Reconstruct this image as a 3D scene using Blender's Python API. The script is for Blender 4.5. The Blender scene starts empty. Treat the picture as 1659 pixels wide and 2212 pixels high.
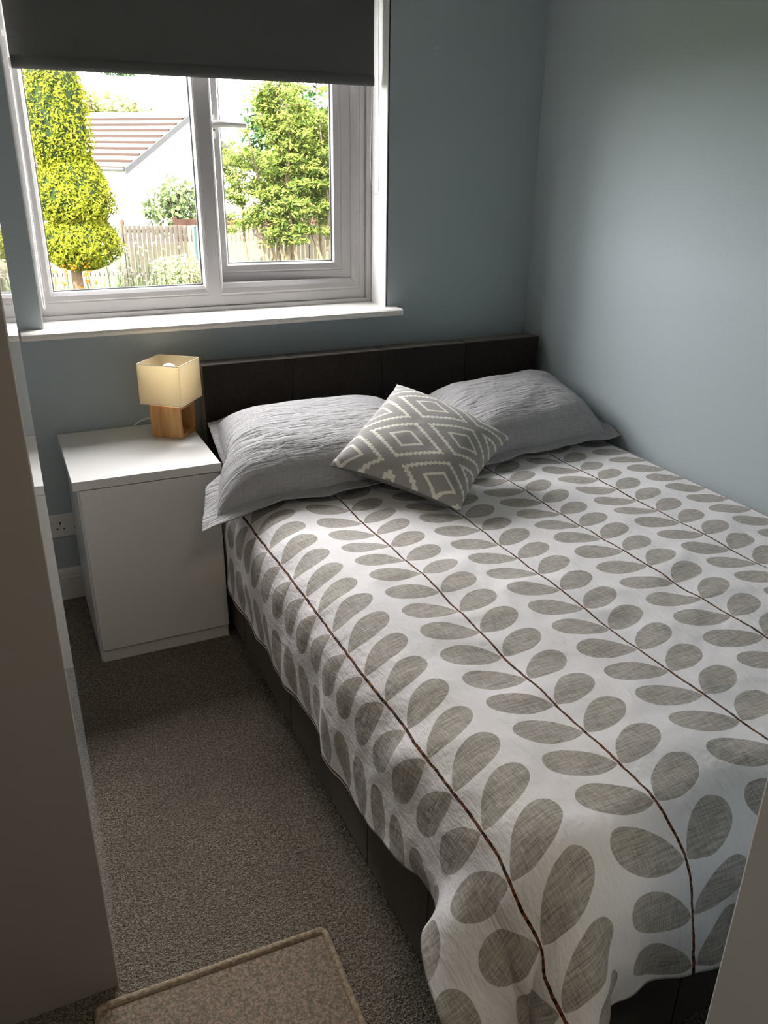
import bpy, bmesh, math, random
import numpy as np
from mathutils import Vector, Matrix, noise

random.seed(7)
RNG = np.random.RandomState(11)
SC = bpy.context.scene
COL = SC.collection

# ------------------------------------------------------------------ camera
CAM = (-1.9971, -2.8955, 1.5079)
YAW, PITCH, ROLL, FPX = 0.4378, -0.4086, 0.0122, 1759.36
fw = Vector((math.sin(YAW) * math.cos(PITCH), math.cos(YAW) * math.cos(PITCH), math.sin(PITCH)))
rt = Vector((math.cos(YAW), -math.sin(YAW), 0))
up = rt.cross(fw)
r2 = rt * math.cos(ROLL) + up * math.sin(ROLL)
u2 = -rt * math.sin(ROLL) + up * math.cos(ROLL)
cd = bpy.data.cameras.new('camera')
cam = bpy.data.objects.new('camera', cd)
COL.objects.link(cam)
mw = Matrix.Identity(4)
for i in range(3):
    mw[i][0], mw[i][1], mw[i][2], mw[i][3] = r2[i], u2[i], -fw[i], CAM[i]
cam.matrix_world = mw
cd.sensor_fit = 'VERTICAL'
cd.sensor_height = 24.0
cd.lens = FPX / 2212 * 24.0
cd.clip_start = 0.02
cd.clip_end = 300
SC.camera = cam

# ------------------------------------------------------------------ world, sun, exposure
world = bpy.data.worlds.new('world')
SC.world = world
world.use_nodes = True
bg = world.node_tree.nodes['Background']
bg.inputs['Color'].default_value = (1.0, 0.958, 0.985, 1)
bg.inputs['Strength'].default_value = 29.0
sd = bpy.data.lights.new('sun', 'SUN')
sd.energy = 60.0
sd.color = (1.0, 0.95, 0.86)
sd.angle = 0.01
sun = bpy.data.objects.new('sun', sd)
COL.objects.link(sun)
sun.location = (-6, -4, 12)
sun.rotation_euler = Vector((0.55, 0.50, -0.67)).to_track_quat('-Z', 'Y').to_euler()
pd = bpy.data.lights.new('window_portal', 'AREA')
pd.shape = 'RECTANGLE'
pd.size, pd.size_y = 1.27, 1.27
pd.cycles.is_portal = True
portal = bpy.data.objects.new('window_portal', pd)
COL.objects.link(portal)
portal.location = (-1.28, 0.225, 1.60)
portal.rotation_euler = (math.radians(-90), 0, 0)
SC.view_settings.view_transform = 'Standard'
SC.view_settings.look = 'None'
SC.view_settings.gamma = 1
SC.view_settings.use_curve_mapping = False
SC.view_settings.exposure = 0.0
SC.cycles.use_denoising = True
SC.cycles.max_bounces = 7
SC.cycles.diffuse_bounces = 5
SC.cycles.glossy_bounces = 3
SC.cycles.use_adaptive_sampling = True
SC.cycles.adaptive_threshold = 0.05
SC.cycles.adaptive_min_samples = 24
SC.cycles.transparent_max_bounces = 12
SC.cycles.sample_clamp_indirect = 12
SC.cycles.caustics_reflective = False
SC.cycles.caustics_refractive = False

# ------------------------------------------------------------------ materials
def srgb(r, g, b):
    f = lambda c: (c / 255 / 12.92) if c / 255 <= 0.04045 else ((c / 255 + 0.055) / 1.055) ** 2.4
    return (f(r), f(g), f(b), 1)


class NT:
    def __init__(self, name):
        self.mat = bpy.data.materials.new(name)
        self.mat.use_nodes = True
        self.t = self.mat.node_tree
        self.p = self.t.nodes['Principled BSDF']
        self.out = self.t.nodes['Material Output']

    def n(self, kind, ins=None, **props):
        nd = self.t.nodes.new(kind)
        for k, v in props.items():
            setattr(nd, k, v)
        for k, v in (ins or {}).items():
            self.set(nd.inputs[k], v)
        return nd

    def set(self, sock, v):
        if isinstance(v, bpy.types.NodeSocket):
            self.t.links.new(v, sock)
        else:
            if isinstance(v, (tuple, list)) and len(v) == 3 and len(getattr(sock, 'default_value', v)) == 4:
                v = (*v, 1)
            sock.default_value = v

    def m(self, op, a, b=None, c=None, clamp=False):
        nd = self.t.nodes.new('ShaderNodeMath')
        nd.operation = op
        nd.use_clamp = clamp
        for i, v in enumerate((a, b, c)):
            if v is not None:
                self.set(nd.inputs[i], v)
        return nd.outputs[0]

    def mix(self, fac, a, b, blend='MIX'):
        nd = self.t.nodes.new('ShaderNodeMix')
        nd.data_type = 'RGBA'
        nd.blend_type = blend
        self.set(nd.inputs[0], fac)
        self.set(nd.inputs[6], a if isinstance(a, bpy.types.NodeSocket) or len(a) == 4 else (*a, 1))
        self.set(nd.inputs[7], b if isinstance(b, bpy.types.NodeSocket) or len(b) == 4 else (*b, 1))
        return nd.outputs[2]

    def coord(self, which='Object', scale=(1, 1, 1), rot=(0, 0, 0)):
        tc = self.n('ShaderNodeTexCoord')
        mp = self.n('ShaderNodeMapping', {'Vector': tc.outputs[which], 'Scale': scale, 'Rotation': rot})
        return mp.outputs[0]

    def noise(self, vec, scale, detail=2, rough=0.5):
        nd = self.n('ShaderNodeTexNoise', {'Vector': vec, 'Scale': scale, 'Detail': detail, 'Roughness': rough})
        return nd.outputs['Fac']

    def ramp(self, v, lo, hi, a=0.0, b=1.0):
        nd = self.n('ShaderNodeMapRange', {'Value': v, 'From Min': lo, 'From Max': hi, 'To Min': a, 'To Max': b})
        return nd.outputs[0]

    def bump(self, h, strength, dist, normal=None):
        ins = {'Height': h, 'Strength': strength, 'Distance': dist}
        if normal is not None:
            ins['Normal'] = normal
        nd = self.n('ShaderNodeBump', ins)
        self.set(self.p.inputs['Normal'], nd.outputs[0])
        return nd.outputs[0]

    def base(self, c, rough=0.5, spec=None):
        self.set(self.p.inputs['Base Color'], c)
        self.set(self.p.inputs['Roughness'], rough)
        if spec is not None:
            self.set(self.p.inputs['Specular IOR Level'], spec)
        return self


def plain(name, col, rough=0.5, spec=0.5, grain=0.0, gscale=300, bumpd=0.0):
    t = NT(name)
    co = t.coord()
    nz = t.noise(co, gscale, 3)
    if grain:
        f = t.ramp(nz, 0.3, 0.7, 1 - grain, 1 + grain)
        c = t.mix(1.0, col, t.n('ShaderNodeCombineColor', {0: f, 1: f, 2: f}).outputs[0], 'MULTIPLY')
    else:
        f = t.ramp(nz, 0.3, 0.7, 0.985, 1.015)
        c = t.mix(1.0, col, t.n('ShaderNodeCombineColor', {0: f, 1: f, 2: f}).outputs[0], 'MULTIPLY')
    t.base(c, rough, spec)
    if bumpd:
        t.bump(nz, 0.6, bumpd)
    return t.mat


M = {}
M['blue_wall'] = plain('blue_emulsion', (0.405, 0.462, 0.482, 1), 0.75, 0.25, 0.02, 160, 0.0006)
M['hall_wall'] = plain('hall_emulsion', (0.62, 0.60, 0.57, 1), 0.8, 0.2, 0.02, 160)
M['ceiling'] = plain('ceiling_white', (0.8, 0.79, 0.77, 1), 0.85, 0.2)
M['reveal'] = plain('reveal_paint', (0.80, 0.80, 0.79, 1), 0.6, 0.3)
M['gloss_trim'] = plain('white_trim_paint', (0.58, 0.56, 0.53, 1), 0.35, 0.4)
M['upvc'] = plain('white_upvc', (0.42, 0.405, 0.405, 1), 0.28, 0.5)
M['gasket'] = plain('black_gasket', (0.02, 0.02, 0.02, 1), 0.6)
M['sill'] = plain('sill_paint', (0.78, 0.75, 0.70, 1), 0.35, 0.4)
M['laminate'] = plain('white_laminate', (0.72, 0.705, 0.68, 1), 0.32, 0.45)
M['carcass'] = plain('white_panel', (0.66, 0.63, 0.60, 1), 0.5, 0.3)
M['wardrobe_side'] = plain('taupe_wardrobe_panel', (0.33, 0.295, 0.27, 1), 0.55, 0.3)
M['blind'] = plain('charcoal_blind_cloth', (0.115, 0.113, 0.112, 1), 0.85, 0.2, 0.06, 900)
M['chain'] = plain('white_plastic_chain', (0.75, 0.74, 0.72, 1), 0.3)
M['plastic'] = plain('white_plastic', (0.72, 0.70, 0.67, 1), 0.3)
M['black'] = plain('black_plastic', (0.015, 0.015, 0.015, 1), 0.4)
M['chrome'] = plain('steel', (0.55, 0.54, 0.53, 1), 0.25)
M['cream_rim'] = plain('cream_rim', (0.80, 0.74, 0.60, 1), 0.6)
M['white_metal'] = plain('white_wire', (0.7, 0.68, 0.62, 1), 0.4)
M['brick_dark'] = plain('soil', (0.09, 0.07, 0.05, 1), 0.95)

# gloss door
t = NT('gloss_white_door').base((0.70, 0.685, 0.67, 1), 0.015, 1.0)
M['gloss_door'] = t.mat

# carpet
t = NT('grey_carpet')
co = t.coord()
n1 = t.noise(co, 150, 4, 0.62)
n2 = t.noise(co, 3.0, 2)
vo = t.n('ShaderNodeTexVoronoi', {'Vector': co, 'Scale': 270}).outputs['Distance']
hh = t.m('ADD', t.m('MULTIPLY', n1, 1.0), t.m('MULTIPLY', vo, -0.55))
c = t.mix(t.ramp(hh, 0.1, 0.55), srgb(118, 109, 97), srgb(200, 190, 174))
c = t.mix(t.ramp(n2, 0.35, 0.65, 0, 0.25), c, srgb(122, 114, 104))
t.base(c, 0.95, 0.1)
t.bump(hh, 1.0, 0.012)
M['carpet'] = t.mat

# mat (loop pile)
t = NT('loop_pile_mat')
co = t.coord()
vo = t.n('ShaderNodeTexVoronoi', {'Vector': co, 'Scale': 200}).outputs['Distance']
nz = t.noise(co, 90, 3)
c = t.mix(t.ramp(nz, 0.42, 0.6), srgb(164, 144, 128), srgb(134, 127, 112))
c = t.mix(t.ramp(vo, 0.3, 0.75, 0, 0.6), c, srgb(88, 78, 69))
t.base(c, 0.95, 0.1)
t.bump(vo, -0.9, 0.008)
M['mat'] = t.mat
t = NT('mat_binding')
co = t.coord(scale=(1, 1, 1))
wv = t.n('ShaderNodeTexNoise', {'Vector': co, 'Scale': 140.0}).outputs['Fac']
t.base(t.mix(t.ramp(wv, .35, .65), srgb(140, 125, 105), srgb(178, 162, 140)), 0.9, 0.1)
t.bump(wv, 0.6, 0.004)
M['mat_binding'] = t.mat

# woven bed fabric
def weave(name, c0, c1, sc=1.0):
    t = NT(name)
    a = t.noise(t.coord(scale=(60 * sc, 60 * sc, 900 * sc)), 1, 2)
    b = t.noise(t.coord(scale=(900 * sc, 900 * sc, 60 * sc)), 1, 2)
    s = t.m('ADD', a, b)
    t.base(t.mix(t.ramp(s, 0.75, 1.25), c0, c1), 0.85, 0.2)
    t.set(t.p.inputs['Sheen Weight'], 0.45)
    t.set(t.p.inputs['Sheen Tint'], (0.75, 0.65, 0.58, 1))
    t.bump(s, 0.5, 0.0015)
    return t.mat
M['bed_fabric'] = weave('brown_woven_upholstery', srgb(26, 22, 19), srgb(48, 42, 37))
M['thread'] = plain('dark_thread', srgb(30, 26, 24), 0.8)
M['mattress'] = plain('mattress_ticking', (0.7, 0.69, 0.67, 1), 0.8)

# linen pillowcases
def linen(name, col):
    t = NT(name)
    a = t.noise(t.coord('UV', scale=(30, 700, 1)), 1, 2)
    b = t.noise(t.coord('UV', scale=(700, 30, 1)), 1, 2)
    s = t.m('ADD', a, b)
    w1 = t.noise(t.coord('UV', scale=(7, 34, 1), rot=(0, 0, 0.12)), 1, 4, 0.6)
    w2 = t.noise(t.coord('UV', scale=(26, 9, 1), rot=(0, 0, -0.3)), 1, 3, 0.6)
    f = t.ramp(s, 0.7, 1.3, 0.86, 1.14)
    t.base(t.mix(1.0, col, t.n('ShaderNodeCombineColor', {0: f, 1: f, 2: f}).outputs[0], 'MULTIPLY'), 0.9, 0.15)
    t.set(t.p.inputs['Sheen Weight'], 0.15)
    nb = t.bump(s, 0.35, 0.0012)
    r1 = t.m('ABSOLUTE', t.m('SUBTRACT', w1, 0.5))
    r1 = t.m('SUBTRACT', 1.0, t.m('MULTIPLY', r1, 5.0, clamp=True))
    nb2 = t.n('ShaderNodeBump', {'Height': t.m('ADD', t.m('MULTIPLY', r1, 0.5), w2), 'Strength': 0.8, 'Distance': 0.010, 'Normal': nb})
    t.set(t.p.inputs['Normal'], nb2.outputs[0])
    return t.mat
M['linen'] = linen('grey_linen', (0.335, 0.328, 0.33, 1))
M['linen_dark'] = linen('grey_linen_underside', (0.30, 0.295, 0.297, 1))

# duvet print: stems with pairs of leaves, in cloth metres
t = NT('leaf_stem_print')
tc = t.n('ShaderNodeTexCoord')
uvw = tc.outputs['UV']
sep = t.n('ShaderNodeSeparateXYZ', {0: uvw})
uu, vv = sep.outputs[0], sep.outputs[1]          # uv = metres (offset by +3)
wob = t.noise(t.n('ShaderNodeMapping', {'Vector': uvw, 'Scale': (14, 14, 1)}).outputs[0], 1, 2)
wob2 = t.noise(t.n('ShaderNodeMapping', {'Vector': uvw, 'Scale': (45, 45, 1)}).outputs[0], 1, 2)
PU, PV = 0.279, 0.0925
U0, V0 = 3.0 - 1.149, 3.0 - 1.9616
xs = t.m('SUBTRACT', t.m('FRACT', t.m('ADD', t.m('DIVIDE', t.m('SUBTRACT', uu, U0), PU), 0.5)), 0.5)
xs = t.m('MULTIPLY', xs, PU)
ax = t.m('ABSOLUTE', xs)
sidei = t.m('FLOOR', t.m('ADD', t.m('DIVIDE', t.m('SUBTRACT', uu, U0), PU), 0.5))
yv = t.m('ADD', t.m('SUBTRACT', vv, V0 - 0.0105), t.m('MULTIPLY', t.m('SINE', t.m('MULTIPLY', sidei, 2.1)), 0.006))
yl = t.m('SUBTRACT', t.m('MULTIPLY', t.m('FRACT', t.m('DIVIDE', yv, PV)), PV), 0.0105)
axd = t.m('SUBTRACT', ax, 0.004)
wy = t.m('MULTIPLY', t.m('SUBTRACT', wob, 0.5), 0.010)
yl = t.m('ADD', yl, wy)
ang = math.radians(26)
la = t.m('ADD', t.m('MULTIPLY', axd, math.cos(ang)), t.m('MULTIPLY', yl, math.sin(ang)))
lb = t.m('SUBTRACT', t.m('MULTIPLY', yl, math.cos(ang)), t.m('MULTIPLY', axd, math.sin(ang)))
tt = t.m('DIVIDE', la, 0.129, clamp=True)
wid = t.m('MULTIPLY', t.m('MULTIPLY', t.m('POWER', tt, 0.75), t.m('SQRT', t.m('SUBTRACT', 1.0, tt))), 0.078)
leafd = t.m('SUBTRACT', wid, t.m('ABSOLUTE', lb))
leaf = t.ramp(leafd, -0.0004, 0.0004)
leaf = t.m('MULTIPLY', leaf, t.m('GREATER_THAN', wid, 0.0012))
stemd = t.m('ABSOLUTE', t.m('ADD', xs, t.m('MULTIPLY', t.m('SUBTRACT', wob2, 0.5), 0.005)))
stem = t.ramp(stemd, 0.0024, 0.0030, 1, 0)
h1 = t.noise(t.n('ShaderNodeMapping', {'Vector': uvw, 'Scale': (28, 620, 1), 'Rotation': (0, 0, 0.25)}).outputs[0], 1, 2, 0.6)
h2 = t.noise(t.n('ShaderNodeMapping', {'Vector': uvw, 'Scale': (620, 28, 1), 'Rotation': (0, 0, 0.25)}).outputs[0], 1, 2, 0.6)
h3 = t.noise(t.n('ShaderNodeMapping', {'Vector': uvw, 'Scale': (14, 260, 1), 'Rotation': (0, 0, -0.55)}).outputs[0], 1, 2, 0.6)
hs = t.m('ADD', t.m('ADD', h1, h2), t.m('MULTIPLY', h3, 0.8))
leafc = t.mix(t.ramp(hs, 1.1, 1.75), srgb(132, 126, 119), srgb(200, 194, 185))
stemn = t.noise(t.n('ShaderNodeMapping', {'Vector': uvw, 'Scale': (1, 140, 1)}).outputs[0], 1, 1)
stemc = t.mix(t.ramp(stemn, 0.42, 0.55), srgb(46, 24, 20), srgb(112, 72, 42))
cloth = (0.80, 0.775, 0.775, 1)
c = t.mix(leaf, cloth, leafc)
c = t.mix(stem, c, stemc)
t.base(c, 0.85, 0.15)
t.set(t.p.inputs['Sheen Weight'], 0.1)
cr = t.noise(t.n('ShaderNodeMapping', {'Vector': uvw, 'Scale': (9, 13, 1), 'Rotation': (0, 0, 0.5)}).outputs[0], 1, 4, 0.6)
cr2 = t.noise(t.n('ShaderNodeMapping', {'Vector': uvw, 'Scale': (22, 8, 1), 'Rotation': (0, 0, -0.6)}).outputs[0], 1, 4, 0.62)
rd = t.m('SUBTRACT', 1.0, t.m('MULTIPLY', t.m('ABSOLUTE', t.m('SUBTRACT', cr2, 0.5)), 7.0, clamp=True))
t.bump(t.m('ADD', cr, t.m('MULTIPLY', rd, 0.25)), 0.6, 0.009)
M['duvet'] = t.mat

# cushion knit: lattice of diamonds
t = NT('diamond_knit')
tc = t.n('ShaderNodeTexCoord')
uvw = tc.outputs['UV']
sep = t.n('ShaderNodeSeparateXYZ', {0: uvw})
QN = 220.0
qa = t.m('DIVIDE', t.m('FLOOR', t.m('MULTIPLY', sep.outputs[0], QN)), QN)
qb = t.m('DIVIDE', t.m('FLOOR', t.m('MULTIPLY', sep.outputs[1], QN)), QN)
def tri(x, c0, per):
    f = t.m('FRACT', t.m('ADD', t.m('DIVIDE', t.m('SUBTRACT', x, c0), per), 0.5))
    return t.m('MULTIPLY', t.m('ABSOLUTE', t.m('SUBTRACT', f, 0.5)), 2.0)
X, Y = tri(qa, 0.44, 0.72), tri(qb, 0.70, 0.42)
d0 = t.m('ADD', X, Y)
dd = t.m('MINIMUM', d0, t.m('SUBTRACT', 2.0, d0))
saw = t.m('PINGPONG', t.m('MULTIPLY', t.m('SUBTRACT', X, Y), 6.5), 0.5)
dz = t.m('ADD', dd, t.m('MULTIPLY', t.m('SUBTRACT', saw, 0.25), 0.12))
inner = t.m('MULTIPLY', t.m('GREATER_THAN', dd, 0.29), t.m('LESS_THAN', dd, 0.385))
outer = t.m('MULTIPLY', t.m('GREATER_THAN', dz, 0.70), t.m('LESS_THAN', dz, 0.82))
band = t.m('MAXIMUM', inner, outer)
fz = t.noise(uvw, 260, 3)
c = t.mix(band, srgb(150, 146, 142), srgb(222, 217, 206))
f = t.ramp(fz, 0.3, 0.7, 0.86, 1.14)
c = t.mix(1.0, c, t.n('ShaderNodeCombineColor', {0: f, 1: f, 2: f}).outputs[0], 'MULTIPLY')
t.base(c, 0.95, 0.1)
t.set(t.p.inputs['Sheen Weight'], 0.25)
kn = t.m('MULTIPLY', t.m('SINE', t.m('MULTIPLY', sep.outputs[0], 480.0)), t.m('SINE', t.m('MULTIPLY', sep.outputs[1], 480.0)))
t.bump(t.m('ADD', t.m('MULTIPLY', kn, 0.25), fz), 0.5, 0.002)
M['knit'] = t.mat
M['knit_back'] = plain('cushion_back_knit', srgb(120, 117, 112), 0.95, 0.1, 0.1, 300)
M['piping'] = plain('cushion_seam', srgb(175, 168, 155), 0.9, 0.1)

# oak
t = NT('oak')
g = t.noise(t.coord(scale=(45, 45, 4)), 1, 3, 0.5)
g2 = t.noise(t.coord(scale=(260, 260, 10)), 1, 2, 0.6)
c = t.mix(t.ramp(g, 0.35, 0.65), srgb(186, 134, 80), srgb(216, 168, 110))
c = t.mix(t.ramp(g2, 0.5, 0.72, 0, 0.35), c, srgb(150, 104, 60))
t.base(c, 0.5, 0.35)
t.bump(g2, 0.25, 0.001)
M['oak'] = t.mat

# translucent lampshade
t = NT('cream_shade')
nz = t.noise(t.coord(scale=(300, 300, 300)), 1, 2)
dif = t.n('ShaderNodeBsdfDiffuse', {'Color': (0.80, 0.71, 0.52, 1)})
trn = t.n('ShaderNodeBsdfTranslucent', {'Color': (0.90, 0.81, 0.60, 1)})
t.set(dif.inputs['Color'], t.mix(t.ramp(nz, 0.3, 0.7), (0.82, 0.76, 0.61, 1), (0.86, 0.80, 0.65, 1)))
mx = t.n('ShaderNodeMixShader', {0: 0.5, 1: dif.outputs[0], 2: trn.outputs[0]})
t.t.links.new(mx.outputs[0], t.out.inputs['Surface'])
M['shade'] = t.mat
t = NT('lit_bulb').base((0.9, 0.88, 0.82, 1), 0.15)
t.set(t.p.inputs['Emission Color'], (1.0, 0.86, 0.62, 1))
t.set(t.p.inputs['Emission Strength'], 3.2)
M['bulb'] = t.mat

t = NT('hall_fill_emitter').base((0.9, 0.88, 0.82, 1), 0.4)  # emission of the added hall fill light
t.set(t.p.inputs['Emission Color'], (1.0, 0.84, 0.66, 1))
t.set(t.p.inputs['Emission Strength'], 31.0)
M['hall_fill_glow'] = t.mat

# window glass
t = NT('window_glass')
lw = t.n('ShaderNodeLayerWeight', {'Blend': 0.5})
fres = t.m('ADD', t.m('MULTIPLY', t.m('POWER', lw.outputs['Facing'], 5.0), 0.96), 0.035)      # Schlick, the same on both faces
tr = t.n('ShaderNodeBsdfTransparent', {'Color': (0.97, 0.985, 0.975, 1)})
gl = t.n('ShaderNodeBsdfGlossy', {'Color': (1, 1, 1, 1), 'Roughness': 0.0})
mx = t.n('ShaderNodeMixShader', {0: fres, 1: tr.outputs[0], 2: gl.outputs[0]})
t.t.links.new(mx.outputs[0], t.out.inputs['Surface'])
M['glass'] = t.mat

# outside
def leafmat(name, a, b, trans=0.35):
    t = NT(name)
    geo = t.n('ShaderNodeNewGeometry')
    rnd = geo.outputs['Random Per Island']
    c = t.mix(rnd, a, b)
    dif = t.n('ShaderNodeBsdfDiffuse', {'Color': c})
    trn = t.n('ShaderNodeBsdfTranslucent', {'Color': c})
    mx = t.n('ShaderNodeMixShader', {0: trans, 1: dif.outputs[0], 2: trn.outputs[0]})
    t.t.links.new(mx.outputs[0], t.out.inputs['Surface'])
    return t.mat
M['gold_leaf'] = leafmat('golden_conifer_sprays', (0.035, 0.05, 0.003, 1), (0.1408, 0.1408, 0.01173, 1), 0.3)
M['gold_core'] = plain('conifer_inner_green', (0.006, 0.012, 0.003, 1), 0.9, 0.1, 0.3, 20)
M['rowan_leaf'] = leafmat('rowan_leaflets', (0.03213, 0.05967, 0.01148, 1), (0.1193, 0.1331, 0.02754, 1), 0.4)
M['dark_leaf'] = leafmat('dark_leaves', (0.0068, 0.0204, 0.0068, 1), (0.0238, 0.0442, 0.0136, 1), 0.3)
M['pale_leaf'] = leafmat('pale_leaves', (0.068, 0.0816, 0.0238, 1), (0.1428, 0.1428, 0.0612, 1), 0.4)
M['cream_leaf'] = leafmat('variegated_leaves', (0.09724, 0.1105, 0.03536, 1), (0.2431, 0.2298, 0.1326, 1), 0.35)
M['budd_leaf'] = leafmat('buddleia_leaves', (0.034, 0.0544, 0.017, 1), (0.085, 0.102, 0.051, 1), 0.35)
M['purple'] = leafmat('purple_petals', (0.0748, 0.034, 0.1088, 1), (0.136, 0.0748, 0.17, 1), 0.3)
M['orange'] = leafmat('orange_petals', (0.187, 0.034, 0.0034, 1), (0.255, 0.0748, 0.0068, 1), 0.3)
M['whitepetal'] = leafmat('white_petals', (0.204, 0.1972, 0.153, 1), (0.272, 0.2652, 0.221, 1), 0.3)
M['bark'] = plain('pale_bark', (0.0748, 0.0578, 0.034, 1), 0.9, 0.1, 0.3, 12)
M['trunk'] = plain('conifer_trunk_bark', (0.068, 0.0408, 0.0272, 1), 0.9, 0.1, 0.3, 12)
M['fence'] = plain('weathered_fence_wood', (0.0887, 0.07484, 0.05821, 1), 0.9, 0.1, 0.25, 6)
M['fence_red'] = plain('reddish_fence_board', (0.06048, 0.03276, 0.02268, 1), 0.9, 0.1, 0.25, 6)
M['teal'] = plain('teal_paint', (0.003, 0.03, 0.032, 1), 0.5)
M['render'] = plain('white_render', (0.80, 0.78, 0.74, 1), 0.9, 0.1, 0.04, 4)
M['tile'] = plain('pinkish_roof_tile', (0.2142, 0.1701, 0.1512, 1), 0.9, 0.1, 0.2, 5)
M['tile_shadow'] = plain('painted_course_shadow', (0.02, 0.012, 0.01, 1), 0.9, 0.1)  # near-black colour painting the shade under each tile course
M['ridge'] = plain('ridge_tile', (0.081, 0.0513, 0.0378, 1), 0.9, 0.1, 0.3, 8)
M['slate'] = plain('grey_slate', (0.1836, 0.189, 0.1944, 1), 0.7, 0.3, 0.15, 3)
M['barge'] = plain('grey_bargeboard', (0.014, 0.014, 0.015, 1), 0.7)
M['grass'] = plain('lawn_grass', (0.0374, 0.051, 0.0136, 1), 0.95, 0.1, 0.35, 8)
M['brickwall'] = plain('outer_wall_render', (0.45, 0.38, 0.30, 1), 0.9, 0.1, 0.1, 8)

# ------------------------------------------------------------------ helpers
ORIGIN = {}


def tag(o, label=None, cat=None, group=None, kind=None):
    for k, v in (('label', label), ('category', cat), ('group', group), ('kind', kind)):
        if v:
            o[k] = v
    return o


def thing(name, label, cat, loc=(0, 0, 0), rotz=0.0, group=None, kind=None):
    o = bpy.data.objects.new(name, None)
    o.empty_display_size = 0.05
    o.location = loc
    o.rotation_euler = (0, 0, rotz)
    COL.objects.link(o)
    ORIGIN[o.name] = np.array(loc, float)
    return tag(o, label, cat, group, kind)


def mesh(name, V, F, mat, parent=None, local=False, smooth=False, uv=None):
    """one mesh object; V in world metres (made relative to the parent thing) unless local"""
    V = np.asarray(V, float)
    org = np.zeros(3)
    if parent is not None and not local:
        org = ORIGIN[parent.name]
    me = bpy.data.meshes.new(name)
    me.from_pydata((V - org).tolist(), [], [tuple(f) for f in F])
    if uv is not None:
        ul = me.uv_layers.new(name='UVMap')
        idx = np.zeros(len(me.loops), dtype=np.int32)
        me.loops.foreach_get('vertex_index', idx)
        ul.data.foreach_set('uv', np.asarray(uv, float)[idx].ravel())
    if smooth:
        me.polygons.foreach_set('use_smooth', [True] * len(me.polygons))
    me.materials.append(M[mat] if isinstance(mat, str) else mat)
    me.update()
    o = bpy.data.objects.new(name, me)
    COL.objects.link(o)
    if parent is not None:
        o.parent = parent
        ORIGIN[o.name] = org
    else:
        ORIGIN[o.name] = np.zeros(3)
    return o


def box_vf(lo, hi, bevel=0.0, seg=2):
    bm = bmesh.new()
    bmesh.ops.create_cube(bm, size=1)
    lo, hi = np.minimum(lo, hi), np.maximum(lo, hi)
    for v in bm.verts:
        for i in range(3):
            v.co[i] = lo[i] + (v.co[i] + 0.5) * (hi[i] - lo[i])
    if bevel:
        bmesh.ops.bevel(bm, geom=list(bm.edges), offset=min(bevel, 0.49 * float(min(hi - lo))), segments=seg, affect='EDGES', profile=0.5)
    bm.verts.index_update()
    V = np.array([v.co[:] for v in bm.verts])
    F = [[v.index for v in f.verts] for f in bm.faces]
    bm.free()
    return V, F


def join(parts):
    Vs, Fs, n = [], [], 0
    for V, F in parts:
        Vs.append(np.asarray(V, float))
        Fs += [[i + n for i in f] for f in F]
        n += len(V)
    return np.concatenate(Vs), Fs


def box(name, lo, hi, mat, parent=None, bevel=0.0, local=False, seg=2):
    V, F = box_vf(np.array(lo, float), np.array(hi, float), bevel, seg)
    return mesh(name, V, F, mat, parent, local)


def tube_vf(pts, rad, sides=8, closed=False, cap=True):
    pts = [Vector(p) for p in pts]
    n = len(pts)
    rads = rad if hasattr(rad, '__len__') else [rad] * n
    V, F = [], []
    prev = None
    for i, p in enumerate(pts):
        a = pts[(i - 1) % n] if (closed or i > 0) else pts[0]
        b = pts[(i + 1) % n] if (closed or i < n - 1) else pts[-1]
        d = (b - a).normalized()
        if prev is None:
            prev = d.orthogonal().normalized()
        prev = (prev - d * prev.dot(d)).normalized()
        q = d.cross(prev)
        for k in range(sides):
            an = 2 * math.pi * k / sides
            V.append(tuple(p + (prev * math.cos(an) + q * math.sin(an)) * rads[i]))
    m = n if closed else n - 1
    for i in range(m):
        for k in range(sides):
            a, b = i * sides + k, i * sides + (k + 1) % sides
            c, d = ((i + 1) % n) * sides + (k + 1) % sides, ((i + 1) % n) * sides + k
            F.append((a, b, c, d))
    if not closed and cap:
        F.append(tuple(range(sides))[::-1])
        F.append(tuple((n - 1) * sides + k for k in range(sides)))
    return np.array(V), F


def ball_vf(c, r, seg=8, rings=6, squash=(1, 1, 1)):
    V, F = [], []
    for i in range(rings + 1):
        th = math.pi * i / rings
        for k in range(seg):
            ph = 2 * math.pi * k / seg
            V.append((c[0] + r * squash[0] * math.sin(th) * math.cos(ph), c[1] + r * squash[1] * math.sin(th) * math.sin(ph), c[2] + r * squash[2] * math.cos(th)))
    for i in range(rings):
        for k in range(seg):
            F.append((i * seg + k, (i + 1) * seg + k, (i + 1) * seg + (k + 1) % seg, i * seg + (k + 1) % seg))
    return np.array(V), F


def ring_vf(outer, inner, prof):
    """mitred rectangular frame in the xz plane; rect = (x0,x1,z0,z1); prof = [(t, y)] t=0 outer .. 1 inner"""
    V, F = [], []
    o, n = np.array(outer, float), np.array(inner, float)
    for t_, y in prof:
        x0, x1, z0, z1 = o + (n - o) * t_
        V += [(x0, y, z0), (x1, y, z0), (x1, y, z1), (x0, y, z1)]
    for i in range(len(prof) - 1):
        for k in range(4):
            a, b = i * 4 + k, i * 4 + (k + 1) % 4
            F.append((a, b, b + 4, a + 4))
    return np.array(V), F


def struct(name, lo, hi, mat, parent=None, bevel=0.0):
    o = box(name, lo, hi, mat, parent, bevel)
    if parent is None:
        o['kind'] = 'structure'
    return o


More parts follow.
